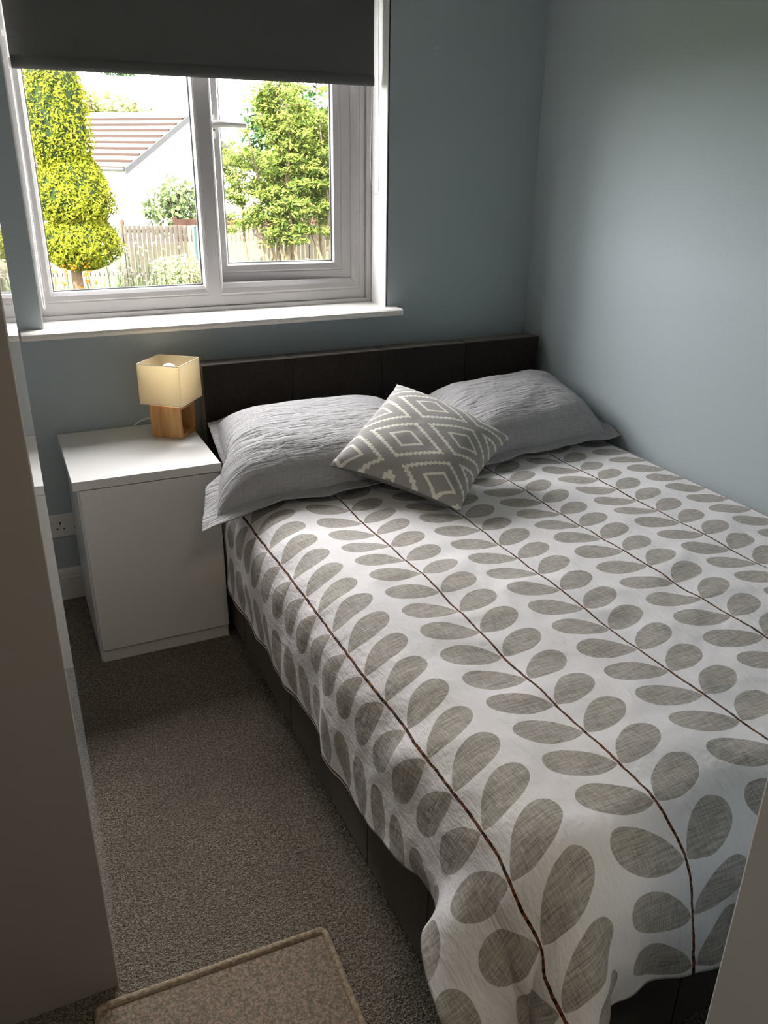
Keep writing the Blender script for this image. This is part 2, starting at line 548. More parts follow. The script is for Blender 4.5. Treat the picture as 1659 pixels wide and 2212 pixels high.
# ------------------------------------------------------------------ room shell
XL, YF, ZC = -2.64, -2.44, 2.38
HALL = -3.9
WX0, WX1, WZ0, WZ1 = -1.879, -0.644, 0.962, 2.22     # window opening in the inner wall face
tag(box('floor', (XL - 0.1, HALL, -0.12), (0.12, 0.0, 0.0), 'carpet'), kind='structure')
tag(box('ceiling', (XL - 0.1, HALL - 0.1, ZC), (0.12, 0.30, ZC + 0.1), 'ceiling'), kind='structure')
YO = 0.20
wb = [box_vf(np.array(a, float), np.array(b, float)) for a, b in (
    ((XL - 0.1, 0, -0.12), (WX0, YO, ZC)), ((WX1, 0, -0.12), (0.12, YO, ZC)),
    ((WX0, 0, -0.12), (WX1, YO, WZ0)), ((WX0, 0, WZ1), (WX1, YO, ZC)))]
V, F = join(wb)
wall_back = tag(mesh('wall_back', V, F, 'blue_wall'), kind='structure')
struct('wall_right', (0.0, YF - 0.12, -0.12), (0.12, 0.0, ZC), 'blue_wall')
struct('wall_left', (XL - 0.1, HALL, -0.12), (XL, 0.0, ZC), 'blue_wall')
JX = -1.315                                             # door-opening jamb, right side
V, F = join([box_vf(np.array(a, float), np.array(b, float)) for a, b in (
    ((JX + 0.02, YF - 0.12, -0.0), (0.0, YF, ZC)), ((-2.64, YF - 0.12, 2.06), (JX + 0.02, YF, ZC)))])
tag(mesh('wall_front', V, F, 'blue_wall'), kind='structure')
struct('wall_hall', (XL, HALL - 0.1, 0), (0.12, HALL, ZC), 'hall_wall')
struct('wall_hall_side', (0.0, HALL, 0), (0.12, YF - 0.12, ZC), 'hall_wall')
# white painted door lining at the right of the doorway
struct('trim_1', (JX, YF - 0.125, 0.0), (JX + 0.03, YF + 0.005, 2.06), 'gloss_trim', None, 0.003)
# outer face of the wall
V, F = join([box_vf(np.array(a, float), np.array(b, float)) for a, b in (
    ((-6, YO, -1.4), (-1.90, YO + 0.015, 4.8)), ((-0.66, YO, -1.4), (4, YO + 0.015, 4.8)),
    ((-1.90, YO, -1.4), (-0.66, YO + 0.015, 0.93)), ((-1.90, YO, 2.24), (-0.66, YO + 0.015, 4.8)))])
tag(mesh('wall_outside', V, F, 'brickwall'), kind='structure')
# skirting boards with an ogee-like top
def skirting(name, a, b, nrm):
    a, b, n = Vector(a), Vector(b), Vector(nrm)
    prof = [(0, 0), (0.016, 0), (0.016, 0.088), (0.012, 0.092), (0.012, 0.100), (0.009, 0.110), (0.004, 0.119), (0, 0.121)]
    V, F = [], []
    for p in (a, b):
        for d, z in prof:
            V.append(tuple(p + n * d + Vector((0, 0, z))))
    k = len(prof)
    for i in range(k - 1):
        F.append((i, i + 1, k + i + 1, k + i))
    return tag(mesh(name, V, F, 'gloss_trim'), kind='structure')
skirting('baseboard_back', (XL, 0, 0), (0, 0, 0), (0, -1, 0))
skirting('baseboard_right', (0, YF, 0), (0, 0, 0), (-1, 0, 0))
skirting('baseboard_left', (XL, -0.0, 0), (XL, YF, 0), (1, 0, 0))

# fill light added out of view behind the viewer, brightens camera-facing surfaces
hl_ = thing('hall_fill_light', 'added round fill light on the hall ceiling, out of view', 'lamp', (-1.60, -2.98, ZC))
V, F = tube_vf([(-1.60, -2.98, ZC), (-1.60, -2.98, ZC - 0.03)], 0.15, 24)
mesh('fill_base', V, F, 'plastic', hl_)
V, F = ball_vf((-1.60, -2.98, ZC - 0.04), 0.14, 20, 12, (1, 1, 0.45))
mesh('fill_diffuser', V, F, 'hall_fill_glow', hl_, smooth=True)

# ------------------------------------------------------------------ window
YW = 0.145
win = thing('window_1', 'white plastic window with a fixed pane and an open casement', None, (-1.26, YW, 0.985), kind='structure')
# plastered reveal lining
mesh('reveal_lining', *join([
    box_vf(np.array((WX1 - 0.004, 0.0, 0.985)), np.array((WX1 + 0.004, YW + 0.03, WZ1))),
    box_vf(np.array((WX0 - 0.004, 0.004, 0.985)), np.array((WX0 + 0.004, YW + 0.03, WZ1))),
    box_vf(np.array((WX0, 0.004, WZ1 - 0.004)), np.array((WX1, YW + 0.03, WZ1 + 0.004)))]), 'reveal', win)
# sill board with a rounded nose
sp = [(YW + 0.06, 0.962), (-0.066, 0.962), (-0.075, 0.965), (-0.0785, 0.9745), (-0.076, 0.983), (-0.069, 0.987), (YW + 0.06, 0.987)]
def sill_part(x0, x1, ymax):
    V, F = [], []
    for x in (x0, x1):
        V += [(x, min(y, ymax), z) for y, z in sp]
    k = len(sp)
    for i in range(k):
        j = (i + 1) % k
        F.append((i, j, k + j, k + i))
    F.append(tuple(range(k))[::-1])
    F.append(tuple(range(k, 2 * k)))
    return V, F
mesh('window_sill', *join([sill_part(WX0 + 0.001, WX1 - 0.001, YW + 0.06), sill_part(-1.95, WX0 + 0.001, -0.001), sill_part(WX1 - 0.001, -0.607, -0.001)]), 'sill', win)
ZT = 2.215
prof = [(0, YW + 0.07), (0, YW), (0.62, YW), (0.66, YW + 0.002), (0.70, YW + 0.001), (0.86, YW + 0.004), (0.97, YW + 0.014), (1, YW + 0.02), (1, YW + 0.05)]
frL = ring_vf((-1.905, -1.268, 0.985, ZT), (-1.822, -1.306, 1.079, ZT - 0.07), prof)
frR = ring_vf((-1.268, -0.652, 0.985, ZT), (-1.234, -0.722, 1.080, ZT - 0.07),
              [(0, YW + 0.07), (0, YW), (0.55, YW), (0.60, YW + 0.002), (0.66, YW + 0.001), (0.84, YW + 0.005), (1, YW + 0.016), (1, YW + 0.07)])
mesh('frame', *join([frL, frR]), 'upvc', win)
strip = box_vf(np.array((WX0, YW - 0.012, 0.985)), np.array((-0.652, YW + 0.004, 1.003)))
mesh('frame_foot_strip', *join([strip, box_vf(np.array((-0.668, YW - 0.014, 0.985)), np.array((-0.650, YW + 0.004, ZT)))]), 'upvc', win)
gk = ring_vf((-1.822, -1.306, 1.079, ZT - 0.07), (-1.818, -1.310, 1.083, ZT - 0.074), [(0, YW + 0.032), (0, YW + 0.022), (1, YW + 0.026), (1, YW + 0.034)])
mesh('glazing_gasket', *gk, 'gasket', win)
def pane(name, x0, x1, z0, z1, y, parent, fn=None):
    V, F = box_vf(np.array((x0, y, z0)), np.array((x1, y + 0.004, z1)))
    if fn:
        V = fn(V)
    return mesh(name, V, F, 'glass', parent)
pane('pane', -1.822, -1.306, 1.079, ZT - 0.07, YW + 0.04, win)
HX, HA = -0.716, math.radians(5.5)
def swing(V):
    V = np.asarray(V, float).copy()
    dx, dy = V[:, 0] - HX, V[:, 1] - (YW + 0.02)
    c_, s_ = math.cos(-HA), math.sin(-HA)
    V[:, 0] = HX + dx * c_ - dy * s_
    V[:, 1] = YW + 0.02 + dx * s_ + dy * c_
    return V
V, F = ring_vf((-1.262, -0.716, 1.068, ZT - 0.055), (-1.197, -0.792, 1.143, ZT - 0.12),
               [(0, YW + 0.075), (0, YW + 0.02), (0.05, YW + 0.018), (0.55, YW + 0.018), (0.60, YW + 0.021), (0.66, YW + 0.019), (0.92, YW + 0.024), (1, YW + 0.034), (1, YW + 0.06)])
cas = mesh('casement', swing(V), F, 'upvc', win)
V, F = ring_vf((-1.197, -0.792, 1.143, ZT - 0.12), (-1.193, -0.796, 1.147, ZT - 0.124), [(0, YW + 0.044), (0, YW + 0.034), (1, YW + 0.038), (1, YW + 0.046)])
mesh('casement_gasket', swing(V), F, 'gasket', cas)
pane('casement_pane', -1.197, -0.792, 1.143, ZT - 0.12, YW + 0.046, cas, swing)
# handle: rose, lever and key cylinder
hz, hx, hy = 1.600, -1.232, YW + 0.018
hv = []
hv.append(box_vf(np.array((hx - 0.014, hy - 0.010, hz - 0.035)), np.array((hx + 0.014, hy, hz + 0.045)), 0.004))
hv.append(tube_vf([(hx, hy, hz), (hx, hy - 0.034, hz)], 0.014, 12))
hv.append(tube_vf([(hx, hy - 0.030, hz + 0.006), (hx + 0.012, hy - 0.036, hz + 0.012), (hx + 0.03, hy - 0.040, hz + 0.014), (hx + 0.075, hy - 0.041, hz + 0.013), (hx + 0.118, hy - 0.040, hz + 0.011), (hx + 0.122, hy - 0.040, hz + 0.011)], [0.012, 0.0125, 0.011, 0.0095, 0.009, 0.005], 10))
V, F = join(hv)
hd = mesh('handle', swing(V), F, 'plastic', cas, smooth=False)
V, F = tube_vf([(hx, hy - 0.034, hz), (hx, hy - 0.0365, hz)], 0.0105, 12)
kc = mesh('key_cylinder', swing(V), F, 'black', cas)

# ------------------------------------------------------------------ roller blind
BY = 0.062
bl = thing('roller_blind', 'charcoal roller blind pulled half way down over the window', 'blind', (-1.265, BY, 1.746))
BX0, BX1 = -1.853, -0.673
# cloth sheet with slight sag waves and a rolled tube at the top
nx, nz = 40, 24
V, F, = [], []
for s in (0, 1):
    for i in range(nx + 1):
        for k in range(nz + 1):
            x = BX0 + (BX1 - BX0) * i / nx
            z = 1.752 + (2.17 - 1.752) * k / nz
            y = BY + 0.0015 * math.sin(x * 9) + s * 0.0012
            V.append((x, y, z))
n1 = (nx + 1) * (nz + 1)
for s in (0, 1):
    for i in range(nx):
        for k in range(nz):
            a = s * n1 + i * (nz + 1) + k
            F.append((a, a + nz + 1, a + nz + 2, a + 1) if s == 0 else (a, a + 1, a + nz + 2, a + nz + 1))
mesh('blind_cloth', V, F, 'blind', bl, smooth=True)
V, F = tube_vf([(BX0, BY + 0.002, 2.175), (BX1, BY + 0.002, 2.175)], 0.024, 16)
mesh('roller_tube', V, F, 'blind', bl, smooth=True)
# bottom pocket with a bar inside
hem = [(-0.001, 0.036), (-0.005, 0.028), (-0.006, 0.012), (-0.004, 0.003), (0.0, 0.0), (0.004, 0.003), (0.006, 0.012), (0.005, 0.028), (0.001, 0.036)]
V, F = [], []
for x in np.linspace(BX0, BX1, 30):
    V += [(x, BY + y + 0.0015 * math.sin(x * 9), 1.744 + z) for y, z in hem]
k = len(hem)
for i in range(29):
    for j in range(k - 1):
        F.append((i * k + j, i * k + j + 1, (i + 1) * k + j + 1, (i + 1) * k + j))
F.append(tuple(range(k)))
F.append(tuple(29 * k + j for j in range(k))[::-1])
mesh('bottom_bar_pocket', V, F, 'blind', bl, smooth=True)
box('end_cap', (BX0 - 0.006, BY - 0.005, 1.746), (BX0 + 0.001, BY + 0.006, 1.772), 'carcass', bl, 0.001)
for bx in (BX0 - 0.012, BX1 + 0.012):
    box('bracket', (bx - 0.009, BY - 0.022, 2.14), (bx + 0.009, BY + 0.03, WZ1 - 0.005), 'plastic', bl, 0.002)
def chain(name, path, parent, r=0.0021, step=0.0062):
    pts = [Vector(p) for p in path]
    bv = []
    acc = 0.0
    for a, b in zip(pts, pts[1:]):
        L = (b - a).length
        d = acc
        while d < L:
            bv.append(ball_vf(a + (b - a) * (d / L), r, 6, 4))
            d += step
        acc = d - L
    bv.append(tube_vf(pts, 0.0007, 5))
    return mesh(name, *join(bv), 'chain', parent, smooth=True)
# left chain loop in front of the left frame, right cord loop beside the right reveal
lp = [(-1.8515, 0.098, 2.15), (-1.8560, 0.100, 1.62), (-1.8590, 0.100, 1.35), (-1.8640, 0.101, 1.12), (-1.8645, 0.101, 1.050), (-1.8625, 0.101, 1.036), (-1.8600, 0.101, 1.034), (-1.8578, 0.101, 1.038), (-1.8575, 0.101, 1.055),
      (-1.8580, 0.100, 1.13), (-1.8555, 0.098, 1.35), (-1.8545, 0.097, 1.62), (-1.8520, 0.094, 2.15)]
chain('pull_chain', lp, bl)
rp = [(-0.668, 0.090, 2.15), (-0.6690, 0.088, 1.70), (-0.6745, 0.086, 1.50), (-0.6720, 0.084, 1.43), (-0.6660, 0.080, 1.400), (-0.6600, 0.076, 1.388), (-0.6535, 0.072, 1.386), (-0.6500, 0.068, 1.400), (-0.6490, 0.066, 1.45), (-0.6520, 0.064, 1.60), (-0.6600, 0.062, 2.15)]
chain('spare_cord_loop', rp, bl, 0.0016, 0.0055)
box('cord_safety_clip', (-1.8635, 0.092, 1.832), (-1.8545, 0.1045, 1.846), 'plastic', bl, 0.001)

# ------------------------------------------------------------------ wardrobe
WXF, WYN, WYF = -1.9925, -1.677, -0.75
wr = thing('wardrobe', 'tall taupe wardrobe at the left edge with a narrow gloss door', 'wardrobe', (-2.3, -1.36, 0))
DT = 0.018
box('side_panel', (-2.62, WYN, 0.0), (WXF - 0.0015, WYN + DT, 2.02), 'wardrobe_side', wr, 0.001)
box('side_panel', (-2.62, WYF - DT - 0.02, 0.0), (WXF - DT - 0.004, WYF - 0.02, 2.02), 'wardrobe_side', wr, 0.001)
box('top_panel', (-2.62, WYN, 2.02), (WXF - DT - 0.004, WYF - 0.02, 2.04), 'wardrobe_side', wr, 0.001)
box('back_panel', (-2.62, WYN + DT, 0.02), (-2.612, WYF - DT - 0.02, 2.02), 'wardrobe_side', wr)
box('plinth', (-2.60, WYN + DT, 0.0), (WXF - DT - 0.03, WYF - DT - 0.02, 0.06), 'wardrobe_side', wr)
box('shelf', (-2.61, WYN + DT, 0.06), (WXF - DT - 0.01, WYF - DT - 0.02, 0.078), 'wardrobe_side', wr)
V, F = box_vf(np.array((-DT, DT * 0.2, 0.008)), np.array((0, 0.21, 2.03)), 0.001)
a = math.radians(-4.4)
Vr = V.copy()
Vr[:, 0] = WXF + V[:, 0] * math.cos(a) - V[:, 1] * math.sin(a)
Vr[:, 1] = WYN + V[:, 0] * math.sin(a) + V[:, 1] * math.cos(a)
Vr[:, 2] = V[:, 2]
tag(mesh('door', Vr, F, 'gloss_door', wr), 'narrow high gloss white door standing slightly ajar')
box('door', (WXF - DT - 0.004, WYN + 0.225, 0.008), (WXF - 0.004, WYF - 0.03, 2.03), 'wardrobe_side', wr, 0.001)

# ------------------------------------------------------------------ bedside cabinet
NX, NY, NZ, NW, ND = -1.887, -0.513, 0.633, 0.441, 0.495
nb = thing('bedside_cabinet', 'white bedside cabinet with a plain front beside the bed', 'cabinet', (NX + NW / 2, NY + ND / 2, 0))
box('top_panel', (NX, NY, NZ - 0.028), (NX + NW, NY + ND, NZ), 'laminate', nb, 0.0012)
cx0, cx1 = NX + 0.012, NX + NW - 0.010
for x0, x1 in ((cx0, cx0 + 0.018), (cx1 - 0.018, cx1)):
    box('side_panel', (x0, NY + 0.022, 0.0), (x1, NY + ND - 0.01, NZ - 0.028), 'laminate', nb, 0.001)
box('back_panel', (cx0 + 0.018, NY + ND - 0.02, 0.04), (cx1 - 0.018, NY + ND - 0.014, NZ - 0.03), 'laminate', nb)
box('plinth', (cx0 + 0.004, NY + 0.016, 0.0), (cx1 - 0.001, NY + 0.034, 0.046), 'laminate', nb, 0.001)
box('base_panel', (cx0 + 0.018, NY + 0.034, 0.046), (cx1 - 0.018, NY + ND - 0.02, 0.062), 'laminate', nb)
box('door', (cx0 + 0.006, NY + 0.002, 0.050), (cx1 - 0.001, NY + 0.020, NZ - 0.031), 'laminate', nb, 0.0012)

# ------------------------------------------------------------------ table lamp
lz = NZ + 0.0005
lr = math.radians(-38.7)
lc = (-1.516, -0.160, lz)
lm = thing('table_lamp', 'small lamp with square cream shade on a hollow oak block', 'lamp', lc, lr)
h = 0.055
B_, T_ = 0.110, 0.012
# hollow cube: opening runs along local x (faces right-hand side)
V, F = join([box_vf(np.array(a, float), np.array(b, float), 0.0012) for a, b in (
    ((-h, -h, 0), (h, h, T_)), ((-h, -h, B_ - T_), (h, h, B_)),
    ((-h, -h, T_ - .001), (h, -h + T_, B_ - T_ + .001)), ((-h, h - T_, T_ - .001), (h, h, B_ - T_ + .001)))])
mesh('wooden_base', V, F, 'oak', lm, local=True)
V, F = tube_vf([(0, 0, B_), (0, 0, B_ + 0.028)], 0.011, 12)
neck = mesh('lamp_holder', V, F, 'plastic', lm, local=True)
V, F = ball_vf((0, 0, B_ + 0.106), 0.027, 16, 12)
V2, F2 = tube_vf([(0, 0, B_ + 0.026), (0, 0, B_ + 0.055), (0, 0, B_ + 0.086)], [0.010, 0.012, 0.020], 14)
mesh('bulb', *join([(V, F), (V2, F2)]), 'bulb', lm, local=True, smooth=True)
S0, S1, sb, stp = 0.0760, 0.0750, B_ + 0.010, B_ + 0.142
V, F = [], []
for o_, zz in ((0.0, 0), (0.0012, 0)):
    for z, s in ((sb, S0), (stp, S1)):
        V += [(-s + o_, -s + o_, z), (s - o_, -s + o_, z), (s - o_, s - o_, z), (-s + o_, s - o_, z)]
for g_ in (0, 8):
    for k in range(4):
        q = (g_ + k, g_ + (k + 1) % 4, g_ + 4 + (k + 1) % 4, g_ + 4 + k)
        F.append(q if g_ == 0 else q[::-1])
for lvl in (0, 4):
    for k in range(4):
        F.append((lvl + k, lvl + (k + 1) % 4, 8 + lvl + (k + 1) % 4, 8 + lvl + k))
shd = mesh('lamp_shade', V, F, 'shade', lm, local=True)
for z, s in ((sb, S0), (stp, S1)):
    V, F = tube_vf([(-s, -s, z), (s, -s, z), (s, s, z), (-s, s, z)], 0.0016, 6, closed=True)
    mesh('shade_rim', V, F, 'cream_rim', shd, local=True)
V, F = join([tube_vf([(-S0, 0, sb + 0.012), (S0, 0, sb + 0.012)], 0.0012, 6), tube_vf([(0, -S0, sb + 0.012), (0, S0, sb + 0.012)], 0.0012, 6)])
mesh('shade_wire', V, F, 'white_metal', shd, local=True)
def loc(px, py, pz):
    dx, dy = px - lc[0], py - lc[1]
    return (dx * math.cos(-lr) - dy * math.sin(-lr), dx * math.sin(-lr) + dy * math.cos(-lr), pz - lc[2])
cab = [(-1.545, -0.120, 0.655), (-1.565, -0.100, 0.672), (-1.590, -0.075, 0.672), (-1.615, -0.045, 0.655), (-1.630, -0.022, 0.636), (-1.634, -0.0125, 0.60), (-1.64, -0.012, 0.45)]
sm = []
for i in range(len(cab) - 1):
    for k in range(4):
        f_ = k / 4
        sm.append(tuple(np.array(cab[i]) * (1 - f_) + np.array(cab[i + 1]) * f_))
sm.append(cab[-1])
V, F = tube_vf([loc(*p) for p in sm], 0.0028, 8)
mesh('cable', V, F, 'plastic', lm, local=True, smooth=True)

# ------------------------------------------------------------------ wall socket
sk = thing('wall_socket', 'white double plug socket low on the wall behind the bedside cabinet', 'socket', (-1.890, -0.004, 0.292))
sx0, sx1, sz0, sz1 = -1.975, -1.828, 0.249, 0.335
box('plate', (sx0, -0.009, sz0), (sx1, 0.0, sz1), 'plastic', sk, 0.003)
for gx in (-1.922, -1.862):
    for dx, dz, w, h_ in ((0, 0.010, 0.0022, 0.005), (-0.011, -0.011, 0.0035, 0.0022), (0.011, -0.011, 0.0035, 0.0022)):
        box('pin_slot', (gx + dx - w, -0.0096, 0.292 + dz - h_), (gx + dx + w, -0.0085, 0.292 + dz + h_), 'black', sk)
for gx in (-1.9065, -1.8775):
    box('switch', (gx - 0.006, -0.0125, 0.305), (gx + 0.006, -0.008, 0.326), 'plastic', sk, 0.001)

# ------------------------------------------------------------------ bed
bed = thing('bed', 'dark brown fabric double bed with a low padded headboard', 'bed', (-0.72, -1.1, 0))
HBX = [-1.404, -1.086, -0.732, -0.372, -0.028]
HBZ = 0.857
box('headboard_core', (HBX[0] + 0.003, -0.150, 0.02), (HBX[-1] - 0.003, -0.075, HBZ - 0.003), 'bed_fabric', bed, 0.006)
for a_, b_ in zip(HBX, HBX[1:]):
    box('headboard_panel', (a_ + (0.0009 if a_ > -1.4 else 0), -0.155, 0.10), (b_ - (0.0009 if b_ < -0.1 else 0), -0.075, HBZ), 'bed_fabric', bed, 0.004)
for x in HBX[1:-1]:
    for dx in (-0.008, 0.008):
        box('stitch_line', (x + dx - 0.0007, -0.1556, 0.12), (x + dx + 0.0007, -0.154, HBZ - 0.004), 'thread', bed)
BXL, BYF, BZ = -1.427, -2.17, 0.30
box('side_rail_core', (BXL + 0.002, BYF + 0.03, 0.012), (BXL + 0.03, -0.155, BZ - 0.002), 'bed_fabric', bed)
ys = [-0.155, -0.60, -1.07, -1.61, -1.90, BYF]
for a_, b_ in zip(ys, ys[1:]):
    box('side_rail_panel', (BXL, b_ + 0.0008, 0.010), (BXL + 0.028, a_ - 0.0008, BZ), 'bed_fabric', bed, 0.003)
box('side_rail_core', (-0.035, BYF + 0.03, 0.012), (-0.012, -0.155, BZ), 'bed_fabric', bed)
fx = [BXL, -1.06, -0.70, -0.34, -0.012]
for a_, b_ in zip(fx, fx[1:]):
    box('footboard_panel', (a_ + 0.0008, BYF - 0.028, 0.010), (b_ - 0.0008, BYF, BZ), 'bed_fabric', bed, 0.003)
for fxx, fyy in ((BXL + 0.06, -0.22), (BXL + 0.06, BYF + 0.06), (-0.08, -0.22), (-0.08, BYF + 0.06)):
    box('foot', (fxx - 0.02, fyy - 0.02, 0.0), (fxx + 0.02, fyy + 0.02, 0.02), 'black', bed)
box('slat_base', (BXL + 0.03, BYF, 0.20), (-0.035, -0.155, 0.24), 'black', bed)
box('mattress', (-1.405, -2.165, 0.24), (-0.035, -0.16, 0.525), 'mattress', bed, 0.05, seg=4)

# ------------------------------------------------------------------ duvet (draped cloth)
def drape():
    rng = np.random.RandomState(3)
    h = 0.022
    us = np.arange(-1.715, 0.046, h)
    vs = np.arange(-0.46, -2.45, -h)
    nu, nv = len(us), len(vs)
    U, Vv = np.meshgrid(us, vs, indexing='ij')
    # the left overhang gets shorter towards the foot
    tap = np.clip((-Vv - 1.55) / 0.5, 0, 1)
    tap = tap * tap * (3 - 2 * tap)
    U = np.where(U < -1.40, -1.40 + (U + 1.40) * (1 - 0.24 * tap), U)
    P = np.stack([U, Vv, np.full_like(U, 0.555)], -1)
    R0 = np.stack([U, Vv], -1)
    over = np.maximum(U + 0.035, 0)
    P[..., 0] = np.where(over > 0, -0.035 + 0.02 * np.minimum(over / 0.03, 1), P[..., 0])
    P[..., 2] -= np.maximum(over - 0.02, 0)
    pin = ((U > 0.0) & (Vv > -2.15)) | ((U > -1.34) & (Vv > -2.14))
    P[..., 2] += (~pin) * rng.randn(nu, nv) * 0.006
    Q = P.copy()
    lo = np.array([-1.430, -2.225, -1.0]); hi = np.array([-0.03, 0.2, 0.533]); r = 0.10
    c = (lo + hi) / 2; b = (hi - lo) / 2 - r
    wz = 0.020
    pf = np.where(pin, 0.0, 1.0)
    def batches(dx, dy, rest, k):
        out = []
        for par in (0, 1):
            if dy == 0:
                i = np.arange(0, nu - dx); i = i[(i // dx) % 2 == par]
                out.append(((i[:, None], np.arange(nv)[None]), (i[:, None] + dx, np.arange(nv)[None])))
            elif dx == 0:
                j = np.arange(0, nv - dy); j = j[(j // dy) % 2 == par]
                out.append(((np.arange(nu)[:, None], j[None]), (np.arange(nu)[:, None], j[None] + dy)))
            else:
                i = np.arange(0, nu - 1); i = i[i % 2 == par]; j = np.arange(nv - 1)
                out.append(((i[:, None], j[None]), (i[:, None] + 1, j[None] + 1)))
                out.append(((i[:, None], j[None] + 1), (i[:, None] + 1, j[None])))
        res = []
        for s1, s2 in out:
            w1, w2 = pf[s1], pf[s2]
            rest = np.sqrt(((R0[s1] - R0[s2]) ** 2).sum(-1))
            res.append((s1, s2, rest, k / np.maximum(w1 + w2, 1), w1, w2))
        return res
    BB = batches(1, 0, h, 1) + batches(0, 1, h, 1) + batches(1, 1, h * 2 ** 0.5, 0.4) + batches(3, 0, 3 * h, 0.25) + batches(0, 3, 3 * h, 0.25) + batches(6, 0, 6 * h, 0.12) + batches(0, 6, 6 * h, 0.12)
    dt = 1 / 80.0
    for step in range(140):
        v = (P - Q) * 0.93
        v *= np.minimum(1, 0.03 / (np.sqrt((v * v).sum(-1, keepdims=True)) + 1e-9))
        Q = P.copy()
        P = P + v * pf[..., None]
        P[..., 2] -= pf * 9.8 * dt * dt
        for it in range(7):
            for s1, s2, rest, k, w1, w2 in BB:
                d = P[s2] - P[s1]
                L = np.sqrt((d * d).sum(-1)) + 1e-9
                d *= (k * (L - rest) / L)[..., None]
                P[s1] += d * w1[..., None]
                P[s2] -= d * w2[..., None]
        q = P - c
        e = np.maximum(np.abs(q) - b, 0)
        L = np.sqrt((e * e).sum(-1))
        hit = (L < r + wz) & (L > 1e-6) & ~pin
        n = e / np.maximum(L, 1e-6)[..., None] * np.sign(q)
        P[hit] += (n * (r + wz - L)[..., None])[hit]
        Q[hit] = Q[hit] * 0.5 + P[hit] * 0.5
        ins = (L <= 1e-6) & ~pin
        P[ins, 2] = hi[2] + wz
        P[..., 2] = np.maximum(P[..., 2], 0.02)
        P[..., 0] = np.minimum(P[..., 0], -0.014)
    return U, Vv, P


U_, V_, P_ = drape()
nu, nv = U_.shape
# normals, then soft puffiness and folds of the filling
def grid_normals(P):
    du = np.gradient(P, axis=0); dv = np.gradient(P, axis=1)
    n = np.cross(dv, du)
    return n / (np.linalg.norm(n, axis=-1, keepdims=True) + 1e-9)
Nn = grid_normals(P_)
off = np.zeros((nu, nv))
for i in range(nu):
    for j in range(nv):
        u, v = U_[i, j], V_[i, j]
        hang = min(max((-1.42 - u) / 0.28, 0), 1) + min(max((-2.21 - v) / 0.26, 0), 1)
        hang = min(hang, 1)
        w = 0.011 * noise.noise((u * 3.2, v * 2.6, 1.0)) + 0.006 * noise.noise((u * 8, v * 7, 4.0))
        w += 0.0035 * noise.noise((u * 16, v * 15, 7.0))
        if u < -1.40:
            w += hang * (0.016 + 0.026 * noise.noise((v * 7.0, u * 1.5, 9.0)) + 0.010 * noise.noise((v * 16.0, u * 2, 3.0)))
        if v < -2.19:
            w += hang * (0.016 + 0.020 * noise.noise((u * 7.0, v * 1.5, 5.0)) + 0.020 * noise.noise((u * 20.0, v * 2, 2.0)))
        sh = math.exp(-((u + 1.43) / 0.11) ** 2)
        w += 0.008 * sh * noise.noise((v * 9.0 + u * 4, u * 3.0, 12.0)) + 0.004 * sh * noise.noise((v * 22.0 + u * 9, u * 6.0, 15.0))
        rg = 1 - abs(noise.noise((u * 5.0 + v * 2.5, v * 4.0 - u * 2.0, 20.0))) * 4
        w += 0.0045 * max(0, rg)
        fs = math.exp(-((v + 2.22) / 0.12) ** 2)
        w += 0.010 * fs * noise.noise((u * 11.0, v * 3.0, 17.0))
        # pinched fold running out to the near left corner
        al = (u + 1.40) * -0.6 + (v + 2.16) * -0.8
        ds = (u + 1.40) * 0.8 + (v + 2.16) * -0.6
        if al > -0.06:
            ra = min(1, (al + 0.06) / 0.16)
            w += ra * (0.006 * math.exp(-(ds / 0.05) ** 2) - 0.004 * math.exp(-((ds + 0.09) / 0.05) ** 2))
        hm = min(1, max(0, (-2.33 - v) / 0.10)) if u > -1.45 else 0
        w += hm * 0.013 * noise.noise((u * 26.0, v * 6.0, 31.0))
        off[i, j] = w
        if u > -0.05:
            off[i, j] *= 0.1
P_ = P_ + Nn * off[..., None]
P_[..., 0] = np.minimum(P_[..., 0], -0.010)
P_[..., 0] = np.where(P_[..., 1] > -0.53, np.maximum(P_[..., 0], -1.4435), P_[..., 0])
Vl = P_.reshape(-1, 3)
UVl = np.stack([U_.ravel() + 3.0, V_.ravel() + 3.0], -1)
F = []
for i in range(nu - 1):
    for j in range(nv - 1):
        a_ = i * nv + j
        F.append((a_, a_ + 1, a_ + nv + 1, a_ + nv))
duv = mesh('duvet', Vl, F, 'duvet', None, smooth=True, uv=UVl)
duv.location = (0, 0, 0)
ss = duv.modifiers.new('subdiv', 'SUBSURF'); ss.levels = 2; ss.render_levels = 2
so = duv.modifiers.new('thick', 'SOLIDIFY'); so.thickness = 0.012; so.offset = -1
tag(duv, 'white duvet printed with grey leaves on brown stems spread over the bed', 'duvet')

